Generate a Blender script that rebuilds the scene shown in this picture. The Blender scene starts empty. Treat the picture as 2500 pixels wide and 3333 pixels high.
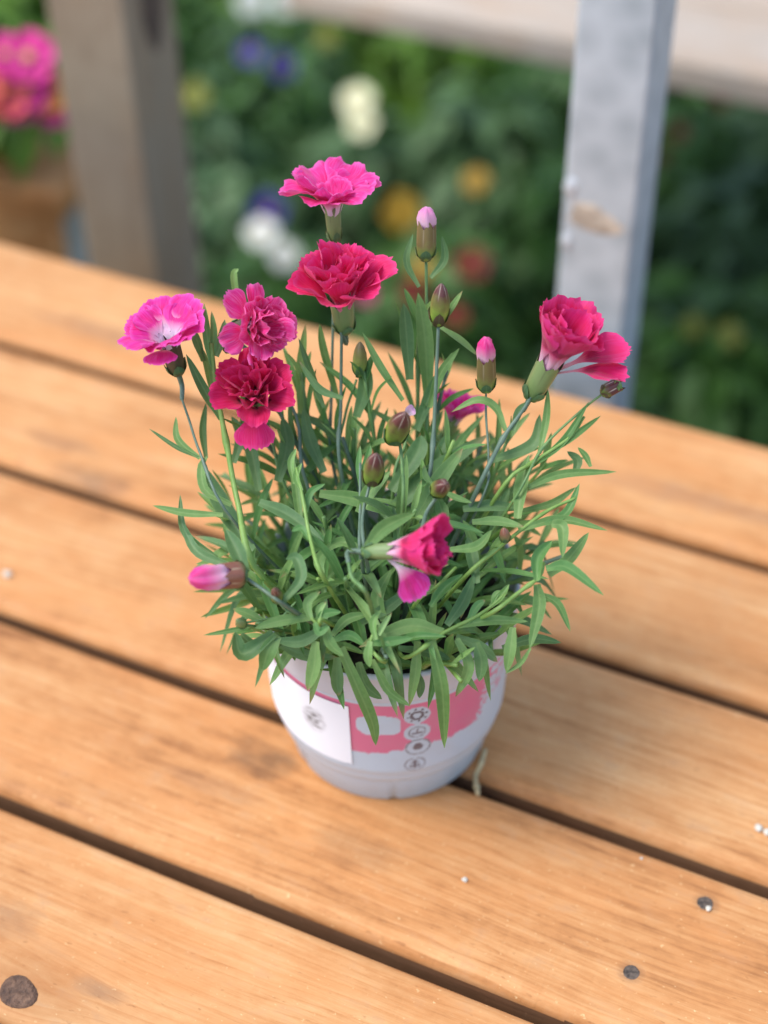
import bpy, bmesh, math, random
from mathutils import Vector, Matrix, noise

RAD = math.radians
random.seed(7)
scene = bpy.context.scene
COL = scene.collection

# ------------------------------------------------------------------ camera
FPX, CX, CY = 5200.0, 1250.0, 1666.5          # focal length / centre in photograph pixels (2500 x 3333)
_p, _r = RAD(43.0), RAD(-1.0)
CAM = Vector((0, 0, 0.583))                    # table top is z = 0
_F = Vector((0, math.cos(_p), -math.sin(_p)))
_R0 = Vector((1, 0, 0)); _U0 = Vector((0, math.sin(_p), math.cos(_p)))
_R = math.cos(_r)*_R0 + math.sin(_r)*_U0
_U = -math.sin(_r)*_R0 + math.cos(_r)*_U0
cam_d = bpy.data.cameras.new('camera'); cam = bpy.data.objects.new('camera', cam_d); COL.objects.link(cam)
M = Matrix((_R, _U, -_F)).transposed().to_4x4(); M.translation = CAM
cam.matrix_world = M
cam_d.sensor_fit = 'VERTICAL'; cam_d.sensor_height = 32.0
cam_d.lens = 32.0*FPX/3333.0
cam_d.clip_start = 0.02; cam_d.clip_end = 200
cam_d.dof.use_dof = True
cam_d.dof.focus_distance = 0.632
cam_d.dof.aperture_fstop = cam_d.lens/16.5     # 16.5 mm aperture
scene.camera = cam
scene.render.resolution_x, scene.render.resolution_y = 768, 1024

# ------------------------------------------------------------------ world, sun, exposure
SUN_EL, SUN_AZ = RAD(60), RAD(-98)              # azimuth measured from +Y towards +X
w = bpy.data.worlds.new('World'); scene.world = w; w.use_nodes = True
nt = w.node_tree; nt.nodes.clear()
sky = nt.nodes.new('ShaderNodeTexSky'); sky.sky_type = 'NISHITA'; sky.sun_disc = False
sky.sun_elevation = SUN_EL; sky.sun_rotation = SUN_AZ; sky.dust_density = 1.0; sky.air_density = 1.0
hs = nt.nodes.new('ShaderNodeHueSaturation'); hs.inputs['Saturation'].default_value = 0.9   # thin cloud greys the sky
bg = nt.nodes.new('ShaderNodeBackground'); bg.inputs['Strength'].default_value = 0.15
out = nt.nodes.new('ShaderNodeOutputWorld')
nt.links.new(sky.outputs[0], hs.inputs['Color']); nt.links.new(hs.outputs[0], bg.inputs[0]); nt.links.new(bg.outputs[0], out.inputs[0])
sd = bpy.data.lights.new('sun', 'SUN'); sd.energy = 1.5; sd.angle = RAD(30); sd.color = (1, .965, .92)
so = bpy.data.objects.new('sun', sd); COL.objects.link(so)
_sv = Vector((math.sin(SUN_AZ)*math.cos(SUN_EL), math.cos(SUN_AZ)*math.cos(SUN_EL), math.sin(SUN_EL)))
so.rotation_euler = _sv.to_track_quat('Z', 'Y').to_euler()
so.location = (1, 1.5, 3)
scene.view_settings.view_transform = 'Standard'; scene.view_settings.look = 'None'
scene.view_settings.gamma = 1.0; scene.view_settings.use_curve_mapping = False
scene.view_settings.exposure = 1.02

# ------------------------------------------------------------------ helpers
def ray(px, py): return _F + _R*((px-CX)/FPX) + _U*((CY-py)/FPX)
def on(px, py, z=0.0): v = ray(px, py); return CAM + v*((z-CAM.z)/v.z)
def at(px, py, Y): v = ray(px, py); return CAM + v*(Y/v.y)
def depth(p): return (p-CAM).dot(_F)

def link(o, parent=None):
    COL.objects.link(o)
    if parent is not None: o.parent = parent
    return o
def mesh_obj(name, verts, faces, mat, parent=None, smooth=True, uvs=None, loc=None):
    me = bpy.data.meshes.new(name); me.from_pydata([tuple(v) for v in verts], [], faces)
    if smooth: me.polygons.foreach_set('use_smooth', [True]*len(me.polygons))
    if uvs is not None:
        ul = me.uv_layers.new(name='UVMap')
        for lp in me.loops: ul.data[lp.index].uv = uvs[lp.vertex_index]
    if isinstance(mat, (list, tuple)):
        for m in mat: me.materials.append(m)
    else: me.materials.append(mat)
    me.update()
    o = bpy.data.objects.new(name, me)
    if loc is not None: o.location = loc
    return link(o, parent)
def empty(name, loc, rz=0):
    o = bpy.data.objects.new(name, None); o.location = loc; o.rotation_euler = (0, 0, rz); o.empty_display_size = .05
    return link(o)
def tag(o, label=None, cat=None, group=None, kind=None):
    if label: o['label'] = label
    if cat: o['category'] = cat
    if group: o['group'] = group
    if kind: o['kind'] = kind
    return o
def sm(a, b, x):
    t = max(0., min(1., (x-a)/(b-a))); return t*t*(3-2*t)
def catmull(P, n):
    P = [Vector(p) for p in P]
    if len(P) == 2: return [P[0].lerp(P[1], i/n) for i in range(n+1)]
    Q = [2*P[0]-P[1]] + P + [2*P[-1]-P[-2]]
    L = len(P)-1; res = []
    for i in range(n+1):
        x = i/n*L; k = min(int(x), L-1); t = x-k
        a, b, c, d = Q[k], Q[k+1], Q[k+2], Q[k+3]
        res.append(.5*((2*b)+(c-a)*t+(2*a-5*b+4*c-d)*t*t+(3*b-a-3*c+d)*t*t*t))
    return res
def frame(axis, xref=None):
    z = Vector(axis).normalized(); x = Vector(xref) if xref else Vector(_R)
    x = x - z*x.dot(z)
    if x.length < .05: x = Vector((0, 0, 1)) - z*z.z
    x.normalize(); y = z.cross(x)
    return Matrix((x, y, z)).transposed()
def tube(name, pts, rad, mat, parent, sides=7, nseg=12, nodes=()):
    P = catmull(pts, nseg); V = []; Fc = []; UV = []
    prev = None
    for i, p in enumerate(P):
        t = (P[min(i+1, nseg)]-P[max(i-1, 0)]).normalized()
        a = prev if prev else Vector((1, 0.1, 0.2))
        a = (a-t*a.dot(t)).normalized(); prev = a; b = t.cross(a)
        s = i/nseg
        rr = (rad[0]+(rad[1]-rad[0])*s) if isinstance(rad, tuple) else rad
        for q in nodes: rr *= 1+.55*math.exp(-((s-q)/.025)**2)
        for k in range(sides):
            th = 2*math.pi*k/sides; V.append(p+(a*math.cos(th)+b*math.sin(th))*rr); UV.append((k/sides, s))
    for i in range(nseg):
        for k in range(sides):
            k2 = (k+1) % sides; Fc.append((i*sides+k, i*sides+k2, (i+1)*sides+k2, (i+1)*sides+k))
    Fc.append(tuple(reversed(range(sides)))); Fc.append(tuple(nseg*sides+k for k in range(sides)))
    return mesh_obj(name, V, Fc, mat, parent, True, UV)

# ------------------------------------------------------------------ material helpers
class NB:
    def __init__(self, name):
        self.m = bpy.data.materials.new(name); self.m.use_nodes = True
        self.t = self.m.node_tree; self.t.nodes.clear()
        self.o = self.t.nodes.new('ShaderNodeOutputMaterial')
        self.b = self.t.nodes.new('ShaderNodeBsdfPrincipled'); self.t.links.new(self.b.outputs[0], self.o.inputs[0])
    def n(self, typ, **kw):
        nd = self.t.nodes.new(typ)
        for k, v in kw.items(): setattr(nd, k, v)
        return nd
    def l(self, a, b): self.t.links.new(a, b)
    def setin(self, nd, key, v):
        if hasattr(v, 'is_linked') or hasattr(v, 'links'): self.l(v, nd.inputs[key])
        else: nd.inputs[key].default_value = v
    def math(self, op, a, b=0.0, clamp=False):
        nd = self.n('ShaderNodeMath', operation=op, use_clamp=clamp); self.setin(nd, 0, a); self.setin(nd, 1, b); return nd.outputs[0]
    def mix(self, fac, a, b, bt='MIX'):
        nd = self.n('ShaderNodeMix', data_type='RGBA', blend_type=bt)
        self.setin(nd, 0, fac)
        for k, v in ((6, a), (7, b)):
            if isinstance(v, tuple) and len(v) == 3: v = v+(1,)
            self.setin(nd, k, v)
        return nd.outputs[2]
    def ramp(self, fac, stops, interp='LINEAR'):
        nd = self.n('ShaderNodeValToRGB'); cr = nd.color_ramp; cr.interpolation = interp
        while len(cr.elements) < len(stops): cr.elements.new(.5)
        for e, (p, c) in zip(cr.elements, stops):
            e.position = p; e.color = (c if isinstance(c, tuple) else (c, c, c))[:3]+(1,)
        self.l(fac, nd.inputs[0]); return nd.outputs[0]
    def noise(self, vec, scale, detail=3., rough=.55, dist=0.):
        nd = self.n('ShaderNodeTexNoise'); nd.inputs['Scale'].default_value = scale; nd.inputs['Detail'].default_value = detail
        nd.inputs['Roughness'].default_value = rough; nd.inputs['Distortion'].default_value = dist
        if vec is not None: self.l(vec, nd.inputs['Vector'])
        return nd.outputs['Fac']
    def mapping(self, vec, loc=(0, 0, 0), scale=(1, 1, 1), rot=(0, 0, 0)):
        nd = self.n('ShaderNodeMapping'); self.l(vec, nd.inputs[0])
        nd.inputs['Location'].default_value = loc; nd.inputs['Scale'].default_value = scale; nd.inputs['Rotation'].default_value = rot
        return nd.outputs[0]
    def bump(self, h, strength, dist=.001):
        nd = self.n('ShaderNodeBump'); nd.inputs['Strength'].default_value = strength; nd.inputs['Distance'].default_value = dist
        self.l(h, nd.inputs['Height']); self.l(nd.outputs[0], self.b.inputs['Normal'])
    def base(self, c): self.setin(self.b, 'Base Color', c if not isinstance(c, tuple) or len(c) == 4 else c+(1,))
    def rough(self, r): self.setin(self.b, 'Roughness', r)
    def translucent(self, col, fac):
        tr = self.n('ShaderNodeBsdfTranslucent'); self.setin(tr, 0, col if not isinstance(col, tuple) else col+(1,))
        mx = self.n('ShaderNodeMixShader'); mx.inputs[0].default_value = fac
        self.l(self.b.outputs[0], mx.inputs[1]); self.l(tr.outputs[0], mx.inputs[2]); self.l(mx.outputs[0], self.o.inputs[0])
    def coord(self, which='Object'): return self.n('ShaderNodeTexCoord').outputs[which]

def simple(name, col, rough=.6, noise_amt=.15, scale=30., metallic=0., bump=.0):
    k = NB(name); c = k.coord(); f = k.noise(c, scale, 4)
    dark = tuple(x*(1-noise_amt) for x in col); lite = tuple(min(1, x*(1+noise_amt)) for x in col)
    k.base(k.ramp(f, [(.3, dark), (.7, lite)])); k.rough(rough); k.b.inputs['Metallic'].default_value = metallic
    if bump: k.bump(f, bump)
    return k.m

def wood_mat(name, seed, tones, knots=(), stains=(), saw=.6, rough=.5, xs=1.0, shift=0.0):
    """stained softwood, grain along local X; knots / stains given in local metres"""
    k = NB(name); c = k.coord()
    sep = k.n('ShaderNodeSeparateXYZ'); k.l(c, sep.inputs[0]); X, Y, Z = sep.outputs
    warp = k.math('MULTIPLY', k.math('SUBTRACT', k.noise(k.mapping(c, (seed*3.1, seed, 0), (3., 9., 9.)), 1., 2.), .5), .02)
    yy = k.math('ADD', Y, warp)
    kd = None
    for (kx, ky, kr) in knots:
        dx = k.math('MULTIPLY', k.math('SUBTRACT', X, kx), .55); dy = k.math('SUBTRACT', Y, ky)
        d = k.math('SQRT', k.math('ADD', k.math('MULTIPLY', dx, dx), k.math('MULTIPLY', dy, dy)))
        e = k.math('POWER', 2.718, k.math('MULTIPLY', k.math('MULTIPLY', d, d), -1/(2*(kr*1.9)**2)))
        yy = k.math('ADD', yy, k.math('MULTIPLY', k.math('MULTIPLY', e, dy), -.75))
        yy = k.math('ADD', yy, k.math('MULTIPLY', e, kr*.5))
        kd = e if kd is None else k.math('MAXIMUM', kd, e)
    cmb = k.n('ShaderNodeCombineXYZ'); k.l(X, cmb.inputs[0]); k.l(yy, cmb.inputs[1]); k.l(Z, cmb.inputs[2])
    v = cmb.outputs[0]
    g1 = k.noise(k.mapping(v, (seed*7.7, seed*1.3, 0), (5.5*xs, 150, 60)), 1., 6., .65)
    g2 = k.noise(k.mapping(v, (seed*2.7, seed*5.3, 0), (26*xs, 620, 200)), 1., 3., .6)
    big = k.noise(k.mapping(c, (seed*1.9, seed*4.1, 0), (9, 26, 10)), 1., 4., .6)
    blot = k.noise(k.mapping(c, (seed*.9, seed*2.1, 0), (60, 110, 50)), 1., 5., .65)
    # growth rings: thin late-wood lines that wander along the board
    ry = k.math('ADD', yy, k.math('MULTIPLY', k.math('SUBTRACT', k.noise(k.mapping(c, (seed*6.1, seed, 0), (4.5, 16, 4)), 1., 3.), .5), .030))
    rg = k.math('FRACT', k.math('MULTIPLY', ry, 210.))
    ring = k.math('MULTIPLY', k.ramp(rg, [(.0, .0), (.72, .25), (.93, 1.), (1., .0)]), k.ramp(big, [(.35, .15), (.65, 1.)]))
    fac = k.math('ADD', k.math('MULTIPLY', g1, .55), k.math('MULTIPLY', g2, .25))
    fac = k.math('ADD', fac, k.math('MULTIPLY', k.math('SUBTRACT', big, .5), .62))
    fac = k.math('ADD', fac, k.math('MULTIPLY', k.math('SUBTRACT', blot, .5), .40))
    fac = k.math('SUBTRACT', fac, k.math('MULTIPLY', ring, .13))
    fac = k.math('ADD', fac, shift+.10)
    col = k.ramp(fac, [(.22, tones[0]), (.42, tones[1]), (.60, tones[2]), (.85, tones[3])])
    # grey-brown weathered blotches
    col = k.mix(k.ramp(blot, [(.55, 0.), (.75, .55)]), col, tones[4])
    red = k.noise(k.mapping(c, (seed*3.3, seed*7.1, 0), (11, 34, 12)), 1., 4., .6)
    col = k.mix(k.ramp(red, [(.46, 0.), (.68, .6)]), col, tuple(a_*b_ for a_, b_ in zip(tones[2], (.93, .74, .58))))
    spk = k.noise(k.mapping(c, (seed, seed*2, 0), (160, 420, 300)), 1., 2.)
    col = k.mix(k.ramp(spk, [(.67, 0.), (.76, .45)]), col, tones[0])
    lightspk = k.noise(k.mapping(c, (seed*5, seed*2, 0), (380, 520, 300)), 1., 2.)
    col = k.mix(k.ramp(lightspk, [(.67, 0.), (.78, .5)]), col, tuple(min(1, t*1.5) for t in tones[3]))
    if kd is not None: col = k.mix(k.math('MULTIPLY', kd, .38), col, tones[0])
    for (sx, sy, rx, ry, st, sc) in stains:
        dx = k.math('DIVIDE', k.math('SUBTRACT', X, sx), rx); dy = k.math('DIVIDE', k.math('SUBTRACT', Y, sy), ry)
        d = k.math('ADD', k.math('MULTIPLY', dx, dx), k.math('MULTIPLY', dy, dy))
        d = k.math('ADD', d, k.math('MULTIPLY', k.math('SUBTRACT', k.noise(k.mapping(c, (seed, 3, 1), (60, 110, 60)), 1., 4.), .5), 2.2))
        m = k.math('MULTIPLY', k.math('SUBTRACT', 1., d, True), st, True)
        col = k.mix(m, col, sc)
    k.base(col)
    # saw marks run across the board
    wv = k.n('ShaderNodeTexWave', wave_type='BANDS', bands_direction='X'); k.l(k.mapping(c, (seed, 0, 0), (1, .06, 1)), wv.inputs[0])
    wv.inputs['Scale'].default_value = 70.; wv.inputs['Distortion'].default_value = 7.; wv.inputs['Detail'].default_value = 3.; wv.inputs['Detail Scale'].default_value = 2.5
    mask = k.noise(k.mapping(c, (seed*8, seed, 0), (8, 14, 4)), 1., 2.)
    saws = k.math('MULTIPLY', k.math('MULTIPLY', wv.outputs['Fac'], k.ramp(mask, [(.40, 0.), (.62, 1.)])), saw)
    h = k.math('ADD', k.math('MULTIPLY', g1, .8), k.math('ADD', k.math('MULTIPLY', g2, .35), saws))
    k.bump(h, .55, .0012)
    k.rough(k.math('ADD', rough, k.math('MULTIPLY', g1, .25))); k.b.inputs['Specular IOR Level'].default_value = .28
    return k.m

TONES = [(.27, .100, .030), (.55, .243, .083), (.68, .354, .144), (.78, .490, .245), (.43, .215, .105)]
GREYT = [(.23, .165, .105), (.30, .225, .15), (.34, .262, .178), (.38, .30, .21), (.25, .185, .12)]
PALET = [(.36, .285, .215), (.46, .375, .29), (.52, .43, .34), (.57, .485, .395), (.41, .33, .26)]

# ------------------------------------------------------------------ ground
GZ = -0.72
k = NB('soil_ground'); c = k.coord(); f1 = k.noise(c, 9., 6., .6); f2 = k.noise(c, 70., 4.)
k.base(k.mix(f2, k.ramp(f1, [(.3, (.025, .017, .011)), (.7, (.075, .052, .035))]), (.05, .04, .03))); k.rough(.95); k.bump(f2, .8, .01)
m_soil = k.m
gv, gf = [], []
NX = 60
for j in range(NX+1):
    for i in range(NX+1):
        a = (i/NX-.5)*2; b = (j/NX-.5)*2
        x = math.copysign(abs(a)**2.6, a)*90; y = math.copysign(abs(b)**2.6, b)*90+1.5
        z = GZ + (.012*noise.noise((x*5, y*5, 0)) if abs(x) < 6 else 0)
        gv.append((x, y, z))
for j in range(NX):
    for i in range(NX): q = j*(NX+1)+i; gf.append((q, q+1, q+NX+2, q+NX+1))
tag(mesh_obj('ground', gv, gf, m_soil), kind='structure')

# ------------------------------------------------------------------ table
TA = RAD(-25.415)
TU = Vector((math.cos(TA), math.sin(TA), 0)); TN = Vector((-math.sin(TA), math.cos(TA), 0))
PITCH, N0, GAP = .0952, .7012, .0068
UC = -.15                                       # table centre along its length
def tl(p): return (p.dot(TU), p.dot(TN))
def board_mesh(L, W, T, r, seed, nl=24, bow=.0006):
    """board along X with rounded long edges; top at z = 0, hanging to -T"""
    prof = []
    for (cx_, cz_, a0) in ((W/2-r, -r, 0), (-W/2+r, -r, 90), (-W/2+r*.6, -T+r*.6, 180), (W/2-r*.6, -T+r*.6, 270)):
        rr = r if a0 < 180 else r*.6
        for q in range(9):
            a = RAD(a0+q*11.25); prof.append((cx_+rr*math.cos(a), cz_+rr*math.sin(a)))
    n = len(prof); V = []; Fc = []
    for i in range(nl+1):
        x = (i/nl-.5)*L
        for (y, z) in prof:
            e = .0007*noise.noise((x*9, y*30, seed*3.3)) * (1 if abs(y) > W/2-r*1.5 else .2)
            V.append((x, y+e, z+(bow*noise.noise((x*3, seed*7.1, 0)) + e*.5 if z > -T/2 else 0)))
    for i in range(nl):
        for q in range(n):
            q2 = (q+1) % n; Fc.append((i*n+q, i*n+q2, (i+1)*n+q2, (i+1)*n+q))
    Fc.append(tuple(range(n))[::-1]); Fc.append(tuple(nl*n+q for q in range(n)))
    Fc = [tuple(reversed(t)) for t in Fc]
    return V, Fc
tc = TU*UC + TN*(N0-PITCH*3.5)
table = empty('wooden_table', (tc.x, tc.y, GZ), TA)
tag(table, 'orange stained slatted wooden table carrying the potted pink carnation', 'table')
def tloc(u, n, z=0.): return Vector((u-UC, n-(N0-PITCH*3.5), z-GZ))    # table-local coordinates
def screw(parent, x, y, seed):
    """sunken dark screw: stained ring, cone recess and cross slot"""
    V = []; Fc = []; S = 14
    for (r, z) in ((.0034, .0001), (.0028, .0004), (.0021, .0003), (.0008, .0002)):
        for q in range(S):
            a = 2*math.pi*q/S; rr = r*(1+.12*noise.noise((q*.7, seed, r*900))); V.append((rr*math.cos(a), rr*math.sin(a), z))
    for j in range(3):
        for q in range(S): q2 = (q+1) % S; Fc.append((j*S+q, j*S+q2, (j+1)*S+q2, (j+1)*S+q))
    Fc.append(tuple(3*S+q for q in range(S)))
    return mesh_obj('screw', V, Fc, m_screw, parent, True, None, (x, y, 0.0))
m_screw = simple('dark_screw', (.11, .08, .058), .55, .8, 500., .3)
k = NB('dark_knot'); c = k.coord(); f = k.noise(k.mapping(c, scale=(1, 1, 1)), 260., 5., .65)
k.base(k.ramp(f, [(.3, (.06, .028, .014)), (.55, (.17, .085, .045)), (.75, (.30, .165, .09))])); k.rough(.55); k.bump(f, 1., .003); m_knot = k.m

kn = tl(on(60, 3230)); s1 = tl(on(2295, 2940)); s2 = tl(on(2055, 3165))
POT = on(1267, 2350)                            # pot base centre on the table top
m_side = wood_mat('shaded_plank_side', 14.2, [(.12, .060, .028), (.18, .090, .042), (.23, .118, .058), (.27, .145, .075), (.15, .08, .042)], rough=.8, saw=.1)  # darkened wood colour, shade between the planks painted onto their sides
planks = []
for j in range(7):
    nc = N0 - PITCH*j - (PITCH-GAP)/2
    def loc(px, py): a = tl(on(px, py)); return (a[0]-UC, a[1]-nc)
    knots, stains = [], []
    DK = (.10, .055, .03)
    if j == 4:
        a = loc(60, 3230); knots.append((a[0], a[1], .0085))
        a = loc(20, 2990); stains.append((a[0], a[1], .018, .012, .35, (.22, .11, .06)))
        a = loc(330, 3220); stains.append((a[0], a[1], .016, .005, .5, (.26, .15, .085)))
    if j == 3:
        a = loc(880, 2480); stains.append((a[0]-.004, a[1], .019, .012, .62, DK))
        a = loc(1170, 2760); stains.append((a[0], a[1], .026, .012, .24, (.17, .085, .045)))
        a = loc(700, 2560); stains.append((a[0], a[1], .03, .006, .35, (.25, .13, .07)))
    if j == 3:
        for q_ in ((2295, 2940), (2055, 3165)): a = loc(*q_); stains.append((a[0], a[1], .0065, .0055, .5, (.20, .10, .05)))
    if j == 1:
        a = loc(200, 1440); stains.append((a[0], a[1], .03, .008, .35, (.16, .09, .06)))
        a = loc(300, 1560); stains.append((a[0], a[1], .03, .009, .5, (.13, .07, .045)))
    if j == 2:
        a = loc(2060, 2150); stains.append((a[0], a[1], .03, .012, .8, (.08, .05, .03)))
        a = loc(2250, 1800); stains.append((a[0], a[1], .05, .008, .4, (.25, .14, .08)))
    if j == 0:
        a = loc(330, 1080); stains.append((a[0], a[1], .05, .010, .4, (.24, .14, .09)))
        a = loc(2250, 1620); stains.append((a[0], a[1], .09, .010, .35, (.30, .17, .10)))
    m = wood_mat('stained_plank', j*1.37+.4, TONES, knots, stains, saw=(.10 if j in (2, 3) else .05), shift=(0.03, .02, .0, -.03, .04, 0, 0)[j])
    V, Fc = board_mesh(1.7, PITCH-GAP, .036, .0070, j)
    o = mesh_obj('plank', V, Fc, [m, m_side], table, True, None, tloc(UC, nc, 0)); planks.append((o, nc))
    for pf in o.data.polygons:                       # sides and underside get the darker tone that paints in gap shade
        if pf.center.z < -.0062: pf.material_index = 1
o3, n3 = planks[3]
for (uu, nn), sdn in ((s1, 1), (s2, 2)): screw(o3, uu-UC, nn-n3, sdn)
# loose knot on the near plank
o4, n4 = planks[4]
V = [(0, 0, .0004)]; Fc = []
for j, (rr, z) in enumerate(((.35, .0005), (.7, .0004), (.93, .0006), (1.05, .0001))):
    for q in range(18):
        a = 2*math.pi*q/18; s = .0070*rr*(1+.07*math.cos(2*a+1)+.05*math.cos(3*a))
        V.append((s*1.12*math.cos(a), s*.98*math.sin(a), z+.00015*noise.noise((q*1.3, j*2.2, 5))))
for q in range(18):
    q2 = (q+1) % 18; Fc.append((0, 1+q, 1+q2))
    for j in range(3): Fc.append((1+j*18+q, 1+(j+1)*18+q, 1+(j+1)*18+q2, 1+j*18+q2))
kob = mesh_obj('knot', V, Fc, m_knot, o4, True, None, (kn[0]-UC, kn[1]-n4, 0))
# bearers and legs
m_frame = wood_mat('stained_frame', 9.1, TONES)
for uu in (-.72, .0, .72):
    V, Fc = board_mesh(.64, .045, .045, .004, 3, 6)
    b = mesh_obj('bearer', V, Fc, m_frame, table, True, None, tloc(UC+uu, N0-PITCH*3.5, -.0355)); b.rotation_euler.z = math.pi/2
for uu in (-.72, .72):
    for dn in (-.27, .27):
        V, Fc = board_mesh(.72-.05, .06, .06, .005, 4, 6)
        b = mesh_obj('leg', V, Fc, m_frame, table, True, None, tloc(UC+uu+.03, N0-PITCH*3.5+dn, (GZ-.05)/2)); b.rotation_euler = (0, math.pi/2, 0)
# granules and straw lying on the table
m_gran = simple('pale_granule', (.66, .61, .50), .7, .1, 300.)
def granule(px, py, r, label, cat='granule', dz=0.):
    p = on(px, py); V = []; Fc = []
    bm = bmesh.new(); bmesh.ops.create_icosphere(bm, subdivisions=2, radius=r)
    for v in bm.verts: v.co *= 1+.5*noise.noise(v.co*900+Vector((px, 0, 0)))
    for v in bm.verts: v.co.z *= .75
    me = bpy.data.meshes.new('granule'); bm.to_mesh(me); bm.free(); me.materials.append(m_gran)
    me.polygons.foreach_set('use_smooth', [True]*len(me.polygons))
    o = bpy.data.objects.new('granule', me); o.location = (p.x, p.y, r*.55+dz); link(o)
    tag(o, label, cat, 'pale granules scattered on the table')
granule(1512, 2866, .0013, 'lone white granule on the bare plank right in front of the flower pot')
granule(2468, 2700, .0018, 'one of two pale granules touching each other near a plank edge')
granule(2496, 2712, .0017, 'one of two pale granules touching each other near a plank edge')
granule(25, 1873, .0022, 'pale yellowish granule on the plank beside the lying pink bud')
granule(2305, 2962, .0012, 'tiny pale granule lying at the edge of a screw head', dz=.0005)
granule(2088, 2795, .0007, 'tiny pale granule on the plank with the two screws, beside its far edge')
m_straw = simple('pale_straw', (.55, .42, .22), .7, .3, 300.)
pa, pb = on(1572, 2475, .001), on(1548, 2535, -.004)
st = tube('straw', [on(1580, 2440, .0025), on(1565, 2490, .0022), on(1548, 2530, -.002), on(1556, 2585, .0016)], .0011, m_straw, None, 6, 14, (.3, .6, .85))
tag(st, 'pale dry straw of root bridging the plank gap beside the pot', 'straw')

# ------------------------------------------------------------------ posts, rail bench
def prism_post(name, px_c, Y, wdt, dpt, z0, z1, mat, r=.003):
    """upright square post aligned with the table; px_c = list of (px,py) on its axis at depth Y"""
    p = at(px_c[0], px_c[1], Y)
    e = empty(name, (p.x, p.y, z0), TA)
    return e, p
m_post = wood_mat('weathered_post', 21.3, GREYT, (), (), saw=.1, rough=.75, xs=.6)
lp, lpp = prism_post('wooden_post', (425, 500), 1.10, .07, .07, GZ, 1.2, m_post)
V, Fc = board_mesh(1.9, .066, .066, .004, 6, 10)
b = mesh_obj('shaft', V, Fc, m_post, lp); b.rotation_euler = (0, -math.pi/2, 0); b.location = (-.033, 0, .95)
kz = at(480, 60, 1.07).z
V = [(0, 0, .002)]; Fc = []
for q in range(16):
    a = 2*math.pi*q/16; V.append((.015*math.cos(a), .030*math.sin(a)*(1+.2*math.sin(3*a)), .0005))
for q in range(16): Fc.append((0, 1+q, 1+(q+1) % 16))
kb = mesh_obj('knot', V, Fc, simple('post_dark_patch', (.10, .065, .045), .8, .3, 120.), b)  # dark oval patch laid on the side face of the post
kb.location = (kz-GZ-.95, .004, -.0662); kb.rotation_euler = (math.pi, 0, math.pi/2)
tag(lp, 'thick grey brown wooden post standing behind the table', 'post')

k = NB('galvanised_steel'); c = k.coord()
vz = k.n('ShaderNodeTexVoronoi'); k.l(c, vz.inputs['Vector']); vz.inputs['Scale'].default_value = 60.
f1 = k.noise(k.mapping(c, scale=(1, 1, .25)), 14., 5., .6); f2 = k.noise(c, 45., 5., .6)
col = k.mix(.35, k.ramp(f1, [(.25, (.38, .43, .45)), (.75, (.47, .52, .54))]), vz.outputs['Distance'], 'SOFT_LIGHT')
k.base(col); k.rough(.45); k.b.inputs['Metallic'].default_value = .08; m_galv = k.m
m_rust = simple('rusty_weld', (.46, .38, .29), .8, .45, 70., 0., .6)
m_weld = simple('bright_weld', (.56, .60, .62), .5, .2, 90., .2, .5)
mp, mpp = prism_post('metal_post', (1978, 700), .785, .04, .04, GZ, 1.0, m_galv)
V, Fc = board_mesh(1.8, .042, .042, .0035, 8, 6, 0)
b = mesh_obj('tube', V, Fc, m_galv, mp, True, None, (-.021, 0, .9)); b.rotation_euler = (0, -math.pi/2, 0)
wz = at(1900, 690, .77).z - GZ
def blob(name, cx_, cz_, sx, sz, mat, seed, depth_=.003):
    V = []; Fc = []; n1, n2 = 10, 6
    for j in range(n2+1):
        for i in range(n1):
            a = 2*math.pi*i/n1; r = j/n2
            rr = r*(1+.3*noise.noise((i*1.3, seed, 0)))
            V.append((cx_+sx*rr*math.cos(a), -.0205-depth_*(1-r*r)-.0008*noise.noise((i, j, seed)), cz_+sz*rr*math.sin(a)))
    for j in range(n2):
        for i in range(n1): i2 = (i+1) % n1; Fc.append((j*n1+i, j*n1+i2, (j+1)*n1+i2, (j+1)*n1+i))
    return mesh_obj(name, V, Fc, mat, mp)
blob('rust_patch', .000, wz-.005, .019, .008, m_rust, 1, .0012)
blob('rust_patch', -.006, wz+.001, .011, .006, m_rust, 9, .0015)
blob('weld_bead', -.0165, wz+.014, .0045, .008, m_weld, 2, .002)
blob('weld_bead', -.0165, wz-.022, .004, .007, m_weld, 3, .002)
blob('rust_patch', .006, wz+.135, .012, .003, m_rust, 4, .001)
tag(mp, 'square galvanised steel post with a rusty weld behind the table', 'post')

# staging bench behind the steel post, pale weathered slats
ZB = -.10
NB0 = tl(on(1800, 122, ZB))[1]; UB = tl(on(930, -50, ZB))[0]
bench = empty('staging_bench', (TU*(UB+1.1)+TN*(NB0+.3)).to_tuple()[:2]+(GZ,), TA)
tag(bench, 'pale weathered wooden staging bench behind the steel post', 'bench')
m_pale = wood_mat('weathered_slat', 31.7, PALET, (), (), saw=.15, rough=.8)
m_edge = wood_mat('bench_edge', 35.2, TONES, (), (), saw=.1, rough=.8)
for j in range(5):
    V, Fc = board_mesh(2.2, .118, .028, .004, 12+j, 12)
    mesh_obj('slat', V, Fc, m_pale, bench, True, None, (0, -.3+.061+j*.1235, ZB-GZ))
V, Fc = board_mesh(2.1, .03, .05, .003, 19, 8)
mesh_obj('front_rail', V, Fc, m_edge, bench, True, None, (0, -.3+.16, ZB-GZ-.0275))
V, Fc = board_mesh(2.1, .03, .05, .003, 19, 8)
mesh_obj('back_rail', V, Fc, m_edge, bench, True, None, (0, .28, ZB-GZ-.0275))
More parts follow.
